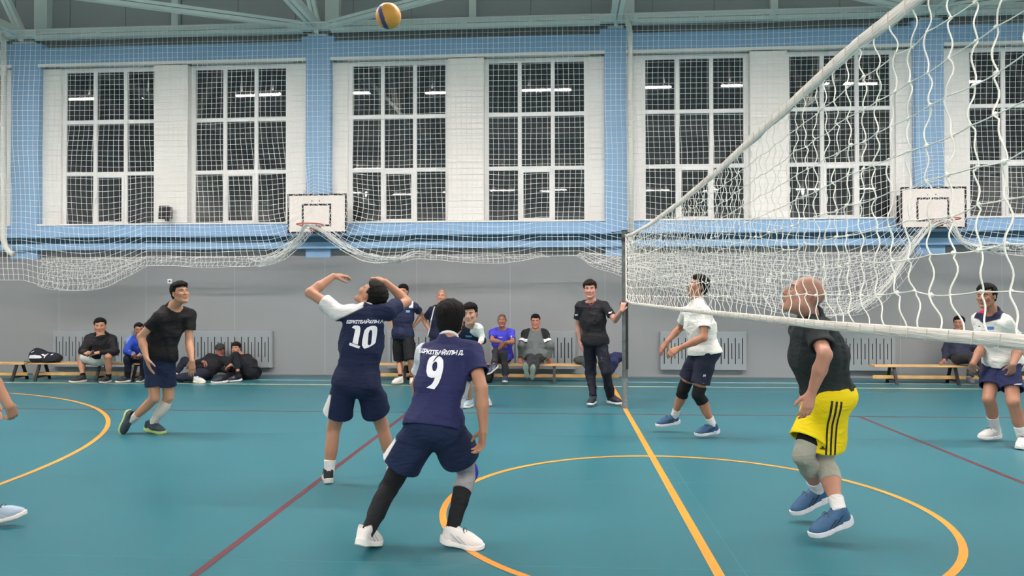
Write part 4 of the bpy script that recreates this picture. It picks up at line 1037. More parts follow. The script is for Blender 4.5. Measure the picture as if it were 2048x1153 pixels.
    # ---- shirt / jacket
    if shirt:
        g = shirt.get('g', .014); lo = shirt.get('loose', .018); P = torso(g, lo)
        hem = shirt.get('hem', .10); hp = j['pel']-U*hem*S; hw = shirt.get('hw', (.178, .135))
        P.append(etube(mid+F*belly*.4, hp+F*belly*.2, (.150*B+lo, .110*B+lo+belly), (hw[0]*B, hw[1]*B+belly*.6), Lh, .05))
        n0 = nrm(HC-hu*.05*hsz-nk); P.append(cone(nk-U*.03, nk+n0*.06, .060*B+g*.3, .056*B+g*.3, .035))
        if shorts or trousers: P += [ell(j['pel'], v3(.165*B+.033, .125*B+.033, .13*S+.01), Mh, .04), ell(j['pel']-Fh*.045*S-U*.035*S, v3(.145*B+.033, .095*B+.033, .11*S), Mh, .04)]
        sl = shirt.get('sleeve', .52); groups = []; hol = shirt.get('hollow', h < .0075)
        for q in 'LR':
            a, b, w = j['sh'+q], j['el'+q], j['wr'+q]; rs = shirt.get('sr', (.056, .064)); d = nrm(b-a)
            if sl <= 1.0:
                e = a+(b-a)*sl; e2 = a+(b-a)*min(sl+.18, 1.05); n = nrm(d+shirt.get('scut', {}).get(q, v3(0, 0, 0)))
                groups.append(([cone(a+d*.01, e2, rs[0]*S*armr+g*.2, rs[1]*S*armr+g*.2, .03)], [plane_cut(e, n)], (e, d, .03) if hol else None))
            else:
                cu = shirt.get('cuff', .9); n = nrm(w-b)
                groups.append(([cone(a, b, rs[0]*S*armr, .054*S*armr+.004, .03), cone(b, b+(w-b)*.95, .053*S*armr+.004, .038*S*armr, .03)], [slab_cut(b+(w-b)*cu, n, .09*S)], None))
        nn = nrm(HC-hu*.05*hsz-nk); tc = [slab_cut(nk+nn*shirt.get('neck', .012)*S, nn*1.0+F*shirt.get('nf', .30), .105*S), plane_cut(hp, -U+Lh*shirt.get('htilt', 0))]
        groups.insert(0, (P, tc, (hp, -U, .06) if hol else None))
        fo = shirt.get('fold', .011); nz = folds(shirt.get('seed', 3), fo, shirt.get('ff', 19)); nz2 = folds(shirt.get('seed', 3)+50, fo*.5, 52)
        V, Q = mesh_groups(groups, h, .045, lambda x, y, z: nz(x, y, z)+nz2(x, y, z)); V = relax(V, Q, 1, .35)
        cf = shirt['col']; col = cf(V, cast) if callable(cf) else np.tile(np.array(cf), (len(V), 1))
        G['shirt'] = (V, Q); so = link_mesh(shirt.get('name', 'shirt'), np_mesh('shirt', V-org, Q, col=col), M_cloth, root); cast['shirt'] = so
        if shirt.get('label'): so['label'] = shirt['label']
        if shirt.get('collar') is not None:
            nn = nrm(HC-hu*.05*hsz-nk); up = nn; sd = nrm(np.cross(up, F)); fr = np.cross(sd, up)*1.0; cc = nk+nn*(shirt.get('neck', .012)+.004)*S
            mb = MB(); R = (.062*B, .060*B)
            mb.tube([tuple(cc-org+sd*R[0]*math.cos(t)+fr*(R[1]*math.sin(t))*1.0-up*(.022*S*max(0, (np.dot(sd*math.cos(t)+fr*math.sin(t), F)))+0)) for t in np.linspace(0, 2*math.pi, 33)], shirt.get('cr', .0095), 8, caps=False)
            mb.obj('collar', mat('collar %d %d %d' % tuple(shirt['collar']), tuple(shirt['collar']), rough=.8), so, smooth=True)
    # ---- shorts
    if shorts:
        g = shorts.get('g', .016); P = [ell(j['pel']+U*.0*S, v3(.165*B+g, .125*B+g, .13*S), Mh, .05), etube(j['pel']+U*.10*S+F*belly*.3, j['pel']-U*.02, (.150*B+g, .108*B+g+belly*.5), (.166*B+g, .124*B+g), Lh, .05),
             ell(j['pel']-Fh*.045*S-U*.035*S, v3(.145*B+g, .095*B+g, .10*S), Mh, .05)]
        t = shorts.get('len', .62); r0, r1 = shorts.get('r', (.100, .108)); groups = [(P, [plane_cut(j['pel']+U*(.024-(shirt or {}).get('hem', .1))*S, U)], None)]
        for q in 'LR':
            a, b = j['hip'+q], j['kn'+q]; d = nrm(b-a); e = a+(b-a)*t; n = nrm(d+shorts.get('scut', {}).get(q, v3(0, 0, 0)))
            groups.append(([cone(a-d*.01, a+(b-a)*(t+.14), r0*S*legr, r1*S*legr, .03)], [plane_cut(e, n)], (e, d, .07) if h < .0075 else None))
        fo = shorts.get('fold', .011); nz = folds(shorts.get('seed', 9), fo, shorts.get('ff', 17))
        V, Q = mesh_groups(groups, h, .035, nz); V = relax(V, Q, 1, .35); G['shorts'] = (V, Q)
        cf = shorts['col']; col = cf(V, cast) if callable(cf) else np.tile(np.array(cf), (len(V), 1))
        so = link_mesh('shorts', np_mesh('shorts', V-org, Q, col=col), M_cloth, root); cast['shorts'] = so
    if trousers:
        g = trousers.get('g', .014); P = [ell(j['pel'], v3(.160*B+g, .118*B+g, .13*S), Mh, .05), etube(j['pel']+U*.10*S, j['pel'], (.15*B+g, .105*B+g), (.16*B+g, .118*B+g), Lh, .05)]
        groups = [(P, [plane_cut(j['pel']+U*(.024-(shirt or {}).get('hem', .1))*S, U)], None)]
        for q in 'LR':
            a, b, c = j['hip'+q], j['kn'+q], j['an'+q]; e = b+(c-b)*trousers.get('len', .93); l = S*legr*trousers.get('w', 1.0)
            groups.append(([cone(a, b, .096*l, .072*l, .03), cone(b, c, .070*l, .055*l, .03)], [slab_cut(e, nrm(c-b), .12*S)], None))
        nz = folds(trousers.get('seed', 13), trousers.get('fold', .012), trousers.get('ff', 30))
        V, Q = mesh_groups(groups, h, .035, nz); V = relax(V, Q, 1, .35)
        cf = trousers['col']; col = cf(V, cast) if callable(cf) else np.tile(np.array(cf), (len(V), 1))
        link_mesh('trousers', np_mesh('trousers', V-org, Q, col=col), M_cloth, root)
    # ---- sleeves worn on the leg, knee pads, socks: list of (name, side, t0, t1, extra radius, colour) along knee(0)..ankle(1), negative = thigh
    for nm, q, t0, t1, gr, cc in (socks or []):
        a, b, c = j['hip'+q], j['kn'+q], j['an'+q]; l = legr*S; P = []
        d = nrm(c-b); th = nrm(b-a); bk = nrm(th-d*np.dot(th, d)) if np.linalg.norm(np.cross(th, d)) > .15 else -Fh
        if np.dot(bk, Fh) > .2: bk = -nrm(Fh-d*np.dot(Fh, d))
        P += [cone(a, b, .082*l+gr, .054*l+gr, .03), cone(b, b*.5+c*.5, .052*l+gr, .047*l+gr, .02), cone(b*.5+c*.5, c-d*.01, .045*l+gr, .034*l+gr, .02),
              ell(b*.70+c*.30+bk*.022*l, v3(.046*l+gr, .044*l+gr, .10*l), np.array([nrm(np.cross(d, bk)), bk, d]), .025), cone(c-d*.01, c+d*.01, .033*l+gr, .028*l+gr, .01)]
        def pt(t): return b+(c-b)*t if t >= 0 else b+(b-a)*t
        p0, p1 = pt(t0), pt(t1); n0 = -(d if t0 >= 0 else th); n1 = d if t1 >= 0 else th
        nz = folds(17, .0025, 60)
        def post(Fd, x, y, z):
            Fd = Fd-nz(x, y, z).astype(f32); Fd = plane_cut(p0, n0)(Fd, x, y, z); return plane_cut(p1, n1)(Fd, x, y, z)
        lo_ = np.minimum(np.minimum(p0, p1), b if t0 < 0 < t1 else p0)-.10*S; hi_ = np.maximum(np.maximum(p0, p1), b if t0 < 0 < t1 else p0)+.10*S
        V, Q = mesh_field(P, min(h, .007), post, lo_, hi_)
        if len(V) == 0: continue
        cc_ = cc(V, cast, q) if callable(cc) else np.tile(np.array(cc), (len(V), 1))
        link_mesh(nm, np_mesh(nm, V-org, Q, col=cc_), M_cloth, root)
    # ---- shoes
    if shoes:
        for q in 'LR':
            if q not in toes: continue
            td = toes[q]; rl = 0
            if len(td) == 4: rl = td[3]; td = td[:3]
            add_shoe(root, j['an'+q], j['kn'+q], v3(td), shoes['key'], (shoes['up'], shoes['sole'], shoes.get('acc')), .0042 if h < .0075 else .007, s=S*shoes.get('s', 1.0), roll=rl)
    if extra: extra(cast)
    return cast

# ---- flat prints laid on cloth
def flat_shapes(polys, sub=0.02):
    """polys: list of closed outlines (first may have holes by even-odd curve fill) -> triangulated, subdivided 2D mesh"""
    cu = bpy.data.curves.new('tmp', 'CURVE'); cu.dimensions = '2D'; cu.fill_mode = 'BOTH'
    for pl in polys:
        sp = cu.splines.new('POLY'); sp.points.add(len(pl)-1)
        for p, (x, y) in zip(sp.points, pl): p.co = (x, y, 0, 1)
        sp.use_cyclic_u = True
    return curve_flat(cu, sub)
def curve_flat(cu, sub):
    ob = bpy.data.objects.new('tmp', cu); COL.objects.link(ob); dg = bpy.context.evaluated_depsgraph_get()
    me = bpy.data.meshes.new_from_object(ob.evaluated_get(dg)); bpy.data.objects.remove(ob)
    bm = bmesh.new(); bm.from_mesh(me); bmesh.ops.remove_doubles(bm, verts=bm.verts, dist=1e-5); bmesh.ops.triangulate(bm, faces=bm.faces)
    for _ in range(5):
        ed = [e for e in bm.edges if e.calc_length() > sub]
        if not ed: break
        bmesh.ops.subdivide_edges(bm, edges=ed, cuts=1); bmesh.ops.triangulate(bm, faces=[f for f in bm.faces if len(f.verts) > 3])
    bmesh.ops.triangulate(bm, faces=bm.faces)
    V = np.array([v.co[:] for v in bm.verts]); T = np.array([[v.index for v in f.verts] for f in bm.faces]) if len(bm.faces) else np.zeros((0, 3), int)
    bm.free(); return V[:, :2], T
def text_flat(body, size, sub=0.01, shear=0.25, offset=0.0, space=1.0):
    cu = bpy.data.curves.new('txt', 'FONT'); cu.body = body; cu.size = size; cu.shear = shear; cu.offset = offset; cu.space_character = space
    cu.align_x = 'CENTER'; cu.resolution_u = 3
    return curve_flat(cu, sub)
def lay_on(cast, VT, which, centre, right, up, look, name, m, lift=.0025, parent=None, arc=0.0, label=None):
    """projects a flat mesh on the garment: start plane through centre, cast along look"""
    V2, T = VT; V, Q = cast['G'][which]; org = cast['org']
    bv = BVHTree.FromPolygons([tuple(p) for p in V], [tuple(int(i) for i in q) for q in Q])
    out = np.zeros((len(V2), 3)); ok = np.ones(len(V2), bool); right, up, look = nrm(right), nrm(up), nrm(look)
    for i, (x, y) in enumerate(V2):
        p = centre+right*x+up*(y+arc*x*x); hit = bv.ray_cast(Vector(p-look*.35), Vector(look), .8)
        if hit[0] is None: ok[i] = False; continue
        out[i] = np.array(hit[0])-look*lift
    T = T[ok[T].all(1)] if len(T) else T
    if len(T) == 0: print('PRINT MISSED', name); return None
    v, t = compact(out, T); o = link_mesh(name, np_mesh(name, v-org, t, smooth=False), m, parent or cast['shirt' if which == 'shirt' else 'shorts'])
    if label: o['label'] = label
    return o
def loc(V, c):      # torso coordinates: left, front, up from the neck
    D = V-c['nk']; return D@c['Ls'], D@c['F'], D@c['U']
def lerpc(a, b, w): w = np.clip(w, 0, 1)[:, None]; return np.array(a)*(1-w)+np.array(b)*w
# ---- number ten, setter with raised arms
def ten_shirt(V, c):
    l, f, u = loc(V, c); d = (l-.045)*.565+(u-.01)*.825
    return lerpc(NAVY2, WHITE, (np.minimum(d, l-.03)/.010)+.5)
def ten_shorts(V, c):
    l = (V-c['j']['pel'])@c['Lh']; t = (V-c['j']['hipL'])@-c['U']
    return lerpc(NAVY2, WHITE, np.minimum((l-.185)/.006, (t-.08)/.02)+.5)
def ten_extra(c):
    S = 3150.0
    def P(L): return [((x-1110)/S, (700-y)/S) for x, y in L]
    one = P([(805,462),(835,415),(880,398),(960,402),(1008,420),(1030,470),(1028,540),(975,892),(835,848),(893,505),(870,480)])
    bar = P([(762,838),(1038,932),(1010,992),(744,905)])
    zo = P([(1345,410),(1405,418),(1440,450),(1448,520),(1440,600),(1410,850),(1370,895),(1270,955),(1150,1000),(1120,970),(1085,905),(1088,800),(1112,640),(1135,530),(1200,455),(1270,425)])
    zi = P([(1268,535),(1290,512),(1318,530),(1325,600),(1308,860),(1290,900),(1255,912),(1228,890),(1225,840),(1242,600)])
    cen = v3(SK_NUM10); look = v3(-.12, 1, 0); rt = nrm(np.cross(look, v3(0, 0, 1)))
    lay_on(c, flat_shapes([one, bar, zo, zi], .018), 'shirt', cen, rt, v3(0, 0, 1), look, 'number_ten', M_print, .004, label='white number ten')
    lay_on(c, text_flat('БІРКІТБАЙҰЛЫ А', .036, .010, .28, .0014, .92), 'shirt', cen-rt*.0+v3(0, 0, .112), rt, v3(0, 0, 1), look, 'name_lettering', M_print, .004, arc=.0)
SK_NUM10 = (-1.632, 6.0, 1.245)
BL_SHOE = dict(key='black', up=C3(26, 27, 30), sole=C3(206, 204, 196), acc=C3(190, 190, 190))
make_person('ten', 'player number ten in navy shirt, one white sleeve, head back and hands raised', (-.60, .25, .76), (.85, -.25, .35), dict(th=.016, top=.016, front=.0, nape=.02),
    shirt=dict(col=ten_shirt, sleeve=.50, hem=.04, hw=(.178, .128), sr=(.057, .067), collar=(225, 224, 222), loose=.012),
    shorts=dict(col=ten_shorts, len=.62, r=(.105, .118)), socks=[('sock', 'L', .66, 1.0, .006, WHITE), ('sock', 'R', .66, 1.0, .006, WHITE)],
    shoes=BL_SHOE, toes=dict(L=(-.35, .93, -.0), R=(.2, .97, -.1)),
    hands=dict(L=dict(back=(.1, -.3, .9), curl=.35), R=dict(back=(.2, -.2, .9), curl=.6)), h=.006, hh=.0045, extra=ten_extra, hs=1.08, paint=dict(shave=0), legr=1.06)
# ---- number nine, back to the camera
def nine_shirt(V, c):
    l, f, u = loc(V, c); w = (l-.180)/.010+.5
    w2 = np.minimum((-l-.138)/.006, (-.27-u)/.01); w2 = np.minimum(w2, (u+.44)/.01); w2 = np.minimum(w2, (f-.0)/.01)+.5
    return lerpc(NAVY, C3(200, 206, 212), np.maximum(w, w2))
def nine_shorts(V, c):
    l = (V-c['j']['pel'])@c['Lh']; e = c['j']['hipL']*.42+c['j']['knL']*.58; r = np.linalg.norm(V-e, axis=1)
    D = (V-c['j']['hipL']); d = nrm(c['j']['knL']-c['j']['hipL']); s = nrm(c['Lh']-d*np.dot(c['Lh'], d))
    return lerpc(C3(22, 34, 62), WHITE, np.minimum(((D@s)-.092)/.006, (D@d-.12)/.02)+.5)
def nine_extra(c):
    S = 4.8045*332.0
    def P(L): return [((x-385)/S, (750-y)/S) for x, y in L]
    o = P([(330,612),(368,590),(412,586),(388,612),(362,648),(372,648),(400,615),(425,594),(452,604),(470,632),(472,690),(462,745),(445,805),(420,862),(380,914),(298,904),(325,888),(352,868),(372,838),(386,800),(345,804),(312,792),(297,750),(300,700),(312,645)])
    i = P([(378,652),(398,645),(410,662),(408,700),(398,730),(378,742),(362,730),(357,700),(362,672)])
    cen = v3(SK_NUM9); look = nrm(v3(-.16, 1, -.0)); rt = nrm(np.cross(look, v3(0, 0, 1)))
    lay_on(c, flat_shapes([o, i], .018), 'shirt', cen, rt, v3(0, 0, 1), look, 'number_nine', M_print, .004, label='white number nine')
    lay_on(c, text_flat('БІРКІТБАЙҰЛЫ Д.', .0345, .010, .28, .0015, .93), 'shirt', cen+rt*.034+v3(0, 0, .108), rt, v3(0, 0, 1), look, 'name_lettering', M_print, .004)
SK_NUM9 = (-.80, 4.6, 1.095)
W_SHOE = dict(key='white', up=C3(226, 220, 214), sole=C3(228, 224, 220), acc=C3(186, 186, 190))
def kneep(V, c, q):
    j = c['j']; K = j['knR']; D = V-K; r = D@v3(1, 0, 0)
    blue = (r > .012)*(np.abs(D[:, 2]-.01) < .075)*(D[:, 1] > -.05); return lerpc(C3(138, 139, 142), C3(52, 44, 150), blue*1.0)
make_person('nine', 'player number nine in navy jersey with black leg sleeves, lunging, back turned', (-.05, 1, .12), (0, -.12, 1), dict(th=.017, top=.018, nape=.03),
    shirt=dict(col=nine_shirt, sleeve=.62, neck=.03, hem=.03, hw=(.172, .130), sr=(.056, .066), collar=(225, 224, 226), cr=.011, loose=.014, name='jersey'),
    shorts=dict(col=nine_shorts, len=.60, r=(.108, .125)), socks=[('leg_sleeve', 'L', -.45, .95, .004, C3(26, 27, 30)), ('leg_sleeve', 'R', .30, .95, .004, C3(20, 22, 26)), ('knee_brace', 'R', -.35, .34, .009, kneep)],
    shoes=W_SHOE, toes=dict(L=(.25, .95, -.30), R=(.93, -.15, -.1)), hands=dict(L=dict(back=(-1, 0, 0)), R=dict(back=(.8, .5, 0), curl=.5)), hs=1.06, h=.006, hh=.0045, extra=nine_extra, legr=1.08)

BL = dict(th=.014, top=.013, front=.0, nape=.01)
def two(a, b, f): return lambda V, c: lerpc(a, b, f(V, c)+.5)
# ---- player in black T-shirt
def sock_logo(c):
    j = c['j']
make_person('blk', 'player in plain black T-shirt and navy shorts with one white calf sleeve, stepping forward', (.78, -.50, .22), (-.12, 0, 1), dict(th=.014, top=.016, fringe=True),
    shirt=dict(col=C3(22, 22, 24), sleeve=.58, hem=.05, hw=(.168, .122), sr=(.057, .067), loose=.012, neck=.0),
    shorts=dict(col=C3(30, 40, 66), len=.72, r=(.086, .090)), socks=[('calf_sleeve', 'L', .12, 1.0, .005, C3(196, 192, 182)), ('sock', 'R', .72, 1.0, .006, C3(196, 192, 184))],
    shoes=dict(key='lime', up=C3(34, 50, 64), sole=C3(168, 190, 112), acc=C3(60, 84, 96)), toes=dict(L=(.97, -.2, -.12), R=(-.12, -.35, -.93)),
    hands=dict(R=dict(back=(-.7, -.7, .1), curl=.18, spread=1.5), L=dict(back=(.4, -.9, 0), curl=.3)), h=.0068, hh=.005, skin=C3(178, 132, 104))
# ---- arm and foot at the left edge
make_person('left', 'person cut off by the left edge, only forearm and pale shoe in view', (1, -.1, -.1), (0, 0, 1), BL,
    shirt=dict(col=NAVY2, sleeve=.6, hem=.06), shorts=dict(col=NAVY2, len=.6), socks=[('sock', 'R', .7, 1.0, .006, WHITE), ('sock', 'L', .7, 1.0, .006, WHITE)],
    shoes=dict(key='pale', up=C3(150, 168, 182), sole=C3(214, 208, 200), acc=C3(186, 196, 202)), toes=dict(R=(.93, .2, .22), L=(.6, .8, -.2)),
    hands=dict(R=dict(back=(.75, -.5, .35), curl=[.6, .7, .75, .8])), h=.0075, hh=.006)
# ---- bench, left: man in black hoodie with phone
def hood_extra(c):
    j, org, root = c['j'], c['org'], c['root']; nk = c['nk']-org
    V, Q = mesh_field([cone(c['nk']+c['Ls']*.10-c['F']*.02-c['U']*.01, c['nk']-c['F']*.10, .045, .055, .04), cone(c['nk']-c['Ls']*.10-c['F']*.02-c['U']*.01, c['nk']-c['F']*.10, .045, .055, .04)], .010)
    link_mesh('hood', np_mesh('hood', V-org, Q, col=np.tile(np.array(BLACK), (len(V), 1))), M_cloth, root)
    p = c['nk']-org+c['F']*.158; MB().tube([tuple(p-c['U']*.22), tuple(p-c['U']*.09-c['F']*.035)], .005, 5).obj('zip', mat('zip metal', (190, 190, 190), rough=.4), root)
make_person('hood', 'man in black hooded jacket and pale shorts on the bench, holding a phone', (.48, -.88, -.03), (0, 0, 1), dict(th=.012, top=.014), hs=1.14, build=1.14, armr=1.12, legr=1.08,
    shirt=dict(col=C3(30, 30, 33), sleeve=1.5, neck=-.012, hem=-.10, name='jacket', sr=(.058, .06), loose=.025, hw=(.17, .13)), shorts=dict(col=C3(198, 202, 194), len=.80, r=(.098, .092)),
    socks=[('sock', 'L', .78, 1.0, .006, BLACK), ('sock', 'R', .78, 1.0, .006, BLACK)], shoes=dict(key='blackw', up=C3(34, 34, 38), sole=C3(200, 198, 194), acc=None), toes=dict(R=(-.62, -.78, 0), L=(-.05, -1, 0)),
    hands=dict(L=dict(curl=.6, fdir=(-.8, -.5, -.2)), R=dict(curl=.8, fdir=(.5, -.6, .3), back=(-.6, -.3, .6))), h=.0095, hh=.0068, fat=.004, extra=hood_extra)
# ---- man in blue jacket half hidden
make_person('blue', 'man in blue zip jacket on the bench, half hidden by the player in black', (.62, -.78, -.15), (0, -.1, 1), dict(th=.008, top=.006),
    shirt=dict(col=two(C3(38, 66, 156), C3(112, 140, 205), lambda V, c: np.minimum((np.abs(loc(V, c)[0])-.13)/.01, (loc(V, c)[2]+.13)/.01)), sleeve=1.5, hem=.03, name='jacket', loose=.022),
    trousers=dict(col=C3(22, 26, 40)), shoes=dict(key='blackw', up=C3(34, 34, 38), sole=C3(200, 198, 194), acc=None), toes=dict(R=(-.55, -.83, 0), L=(.2, -1, 0)), skin=SKIN2, h=.0095, hh=.0068,
    hands=dict(L=dict(curl=1.0), R=dict(curl=.9)))
# ---- two men on the floor
def brim(c, fwd, m=None, up=.060):
    C, M, s = c['HC'], c['MH'], c['hsz']
    V, Q = mesh_field([ell(C+s*(M[1]*fwd+M[2]*up), v3(.066, .070, .009)*s, M)], .006); return V, Q
def cap_extra(front):
    def f(c):
        V, Q = brim(c, .100 if front else -.115, up=.068 if front else .02); link_mesh('cap_brim', np_mesh('brim', V-c['org'], Q, col=np.tile(np.array(C3(40, 42, 42) if front else BLACK), (len(V), 1))), M_cloth, c['root'])
        if front:
            p = c['mid']-c['org']+c['F']*.13; MB().tube([tuple(p+c['U']*.16-c['F']*.02), tuple(p+c['U']*.05), tuple(p-c['U']*.1)], .0035, 5).obj('zip', mat('zip metal', (190, 190, 190), rough=.4), c['root'])
    return f
make_person('lie', 'man in black jacket and grey peaked cap lounging on the floor', (.36, -.93, -.12), (.02, -.05, 1), dict(th=.016, top=.020, front=.004, nape=-.03, col=C3(52, 56, 54), name='cap'),
    shirt=dict(col=C3(28, 29, 33), sleeve=1.5, hem=.03, name='jacket', loose=.025, cuff=.85), trousers=dict(col=C3(28, 32, 46), w=1.02), skin=C3(167, 113, 96),
    shoes=dict(key='floorw', up=C3(196, 198, 198), sole=C3(214, 212, 206), acc=None), toes=dict(L=(.93, -.3, 0), R=(-.9, -.3, 0)), h=.0095, hh=.0068, extra=cap_extra(True),
    hands=dict(L=dict(curl=.4), R=dict(curl=.4)))
make_person('cap', 'man in dark tracksuit and backward black cap on the floor, one knee raised', (.05, -1, .12), (-.12, 0, 1), dict(th=.016, top=.018, front=.012, nape=-.02, col=C3(20, 20, 22), name='cap'),
    shirt=dict(col=C3(30, 31, 36), sleeve=1.5, hem=.03, name='jacket', loose=.03, cuff=.85), trousers=dict(col=C3(26, 28, 34), len=.62, w=1.02), skin=C3(182, 128, 104),
    socks=[('sock', 'R', .74, 1.0, .006, BLACK)], shoes=dict(key='navyw', up=C3(28, 32, 48), sole=C3(216, 216, 214), acc=None), toes=dict(R=(-.97, -.2, -.05), L=(-.9, -.4, 0)), h=.0095, hh=.0068, extra=cap_extra(False))
# ---- standing spectators
def navy_shirt(V, c):
    l, f, u = loc(V, c); w = np.minimum((np.abs(l)-.105)/.006, (.035-np.abs(np.abs(l)-.140))/.006); w = np.minimum(w, (u+.10)/.008); w = np.minimum(w, (f+.01)/.01); return lerpc(C3(34, 40, 66), WHITE, w+.5)
def patch(c, x, z, wd, hg, m, name):
    q = [(x-wd, z-hg), (x+wd, z-hg), (x+wd, z+hg), (x-wd, z+hg)]
    lay_on(c, flat_shapes([q], .02), 'shirt', c['nk'], c['Ls'], c['U'], -c['F'], name, m, .004)
M_sky = mat('sky blue patch', (122, 168, 206), rough=.6)
make_person('navy', 'man in navy T-shirt and long black shorts standing, face hidden by a raised elbow', (-.1, -1, 0), (0, 0, 1), BL,
    shirt=dict(col=navy_shirt, sleeve=.62, hem=.10, hw=(.182, .13), sr=(.057, .068)), shorts=dict(col=C3(26, 27, 30), len=.98, r=(.108, .112)), socks=[('sock', 'L', .84, 1.0, .005, BLACK), ('sock', 'R', .84, 1.0, .005, BLACK)],
    shoes=dict(key='whiteb', up=C3(214, 208, 200), sole=C3(204, 196, 184), acc=None), toes=dict(R=(-.45, -.9, 0), L=(.2, -1, 0)), h=.0095, hh=.0068, hs=1.05,
    extra=lambda c: patch(c, .085, -.165, .035, .020, M_sky, 'chest_patch'), hands=dict(L=dict(fdir=(-.6, .5, -.4)), R=dict(fdir=(.6, .5, -.4))))
def bald_shirt(V, c):
    l, f, u = loc(V, c); a = np.abs(l); w = np.minimum((.011-np.abs(a-.135+.15*(u+.12)))/.005, (f+.02)/.01); w = np.minimum(w, (-.03-u)/.01); return lerpc(C3(26, 32, 54), WHITE, w+.5)
make_person('bald', 'balding man in navy shirt with white piping, hands on hips, behind number nine', (.06, -1, .02), (0, 0, 1), None, paint=dict(shave=.45, hairc=C3(120, 92, 70), brow=C3(110, 70, 50)),
    shirt=dict(col=bald_shirt, sleeve=.66, hem=.06, hw=(.18, .13), sr=(.057, .070), collar=(215, 214, 212)), shorts=dict(col=C3(26, 32, 54), len=.7), shoes=dict(key='blackw', up=C3(34, 34, 38), sole=C3(200, 198, 194), acc=None),
    toes=dict(R=(-.3, -.95, 0), L=(.3, -.95, 0)), skin=C3(193, 141, 117), h=.0095, hh=.0065, hs=1.06, build=1.06, hands=dict(R=dict(fdir=(.8, -.3, -.15), back=(-.3, -.5, .8)), L=dict(fdir=(-.8, -.3, -.15), back=(.3, -.5, .8))))
# ---- far player coming forward
def run_shirt(V, c):
    l, f, u = loc(V, c); d = (l-.045)*.6+(u-.0)*.8; e = c['j']['elL']-c['j']['shL']; t = (V-c['j']['shL'])@nrm(e)/np.linalg.norm(e)
    w = np.minimum(np.minimum(d+.03, l-.05)/.008, (.80-t)/.05); return lerpc(C3(20, 34, 54), C3(206, 214, 212), w+.5)
make_person('run', 'player in navy jersey with one white shoulder leaning forward, seen beside number nine head', (-.12, -1, -.02), (-.08, -.15, 1), dict(th=.014, top=.020, fringe=True, front=.006),
    shirt=dict(col=run_shirt, sleeve=1.5, hem=.06, sr=(.052, .054), name='jersey'), shorts=dict(col=C3(24, 32, 54), len=.7), shoes=dict(key='pale', up=C3(150, 168, 182), sole=C3(214, 208, 200), acc=C3(186, 196, 202)),
    toes=dict(L=(.3, -.95, 0), R=(-.3, -.95, 0)), skin=C3(178, 139, 117), h=.0085, hh=.0058, hs=1.16, armr=.85, hands=dict(L=dict(curl=1.1, fdir=(-.3, -.6, -.6)), R=dict(curl=1.0)),
    extra=lambda c: patch(c, .05, -.10, .04, .013, mat('teal patch', (70, 140, 160)), 'chest_patch'))
# ---- seated men, middle bench
M_skyl = mat('white logo print', (214, 218, 226), rough=.6)
def pur_extra(c):
    for sg in (1, -1): lay_on(c, flat_shapes([[(-.022, -.03), (-.006, -.03), (.02, .0), (.022, .03), (.004, .028), (.008, .0)]], .02), 'shirt', c['j']['shL' if sg > 0 else 'shR']*.6+c['j']['elL' if sg > 0 else 'elR']*.4, c['Ls'], c['U'], -c['F'], 'sleeve_logo', M_skyl, .004)
    patch(c, .0, -.125, .035, .005, M_skyl, 'chest_lettering')
make_person('pur', 'man in bright blue T-shirt sitting cross-legged with wrists crossed on the middle bench', (.04, -1, .04), (0, 0, 1), None, paint=dict(shave=.8, hairc=C3(52, 44, 40)), skin=C3(157, 107, 85),
    shirt=dict(col=C3(66, 68, 190), sleeve=.72, hem=.04, sr=(.050, .064), hw=(.18, .14)), trousers=dict(col=C3(50, 52, 57), w=1.0), shoes=dict(key='bluew', up=C3(44, 56, 84), sole=C3(206, 206, 206), acc=C3(200, 200, 206)),
    toes=dict(R=(.0, -1, 0), L=(-.62, -.55, -.45)), h=.0095, hh=.0065, hs=1.04, extra=pur_extra, hands=dict(L=dict(curl=.45, fdir=(-.6, -.4, -.6), back=(-.2, -.8, .5)), R=dict(curl=.45, fdir=(.7, -.4, -.5), back=(.2, -.8, .5))))
def gry_shirt(V, c):
    l, f, u = loc(V, c); j = c['j']; col = np.tile(np.array(C3(96, 103, 103)), (len(V), 1)); a = np.abs(l); w = np.minimum((a-.10-.25*np.clip(-u-.05, 0, 1))/.008, (u+.24)/.01)
    col = lerpc(C3(96, 103, 103), C3(30, 32, 34), w+.5)
    for q in 'LR':
        e = j['el'+q]-j['sh'+q]; L = np.linalg.norm(e); t = (V-j['sh'+q])@e/L/L; rr = np.linalg.norm(V-j['sh'+q]-np.clip(t, 0, 1)[:, None]*e, axis=1); m = (rr < .11)
        col[m & (t > .52) & (t < .70)] = C3(222, 222, 224); col[m & (t >= .70) & (t < .78)] = C3(38, 40, 42)
    return col
def gry_extra(c):
    p = c['mid']-c['org']+c['F']*.135; MB().tube([tuple(p+c['U']*.24-c['F']*.035), tuple(p+c['U']*.1-c['F']*.0), tuple(p-c['U']*.14)], .003, 5).obj('zip', M_black, c['root'])
    lay_on(c, flat_shapes([[(-.028, -.018), (.028, -.018), (.006, .018), (-.006, .018)]], .02), 'shirt', c['nk']+c['Ls']*.085-c['U']*.15, c['Ls'], c['U'], -c['F'], 'chest_logo', M_skyl, .004)
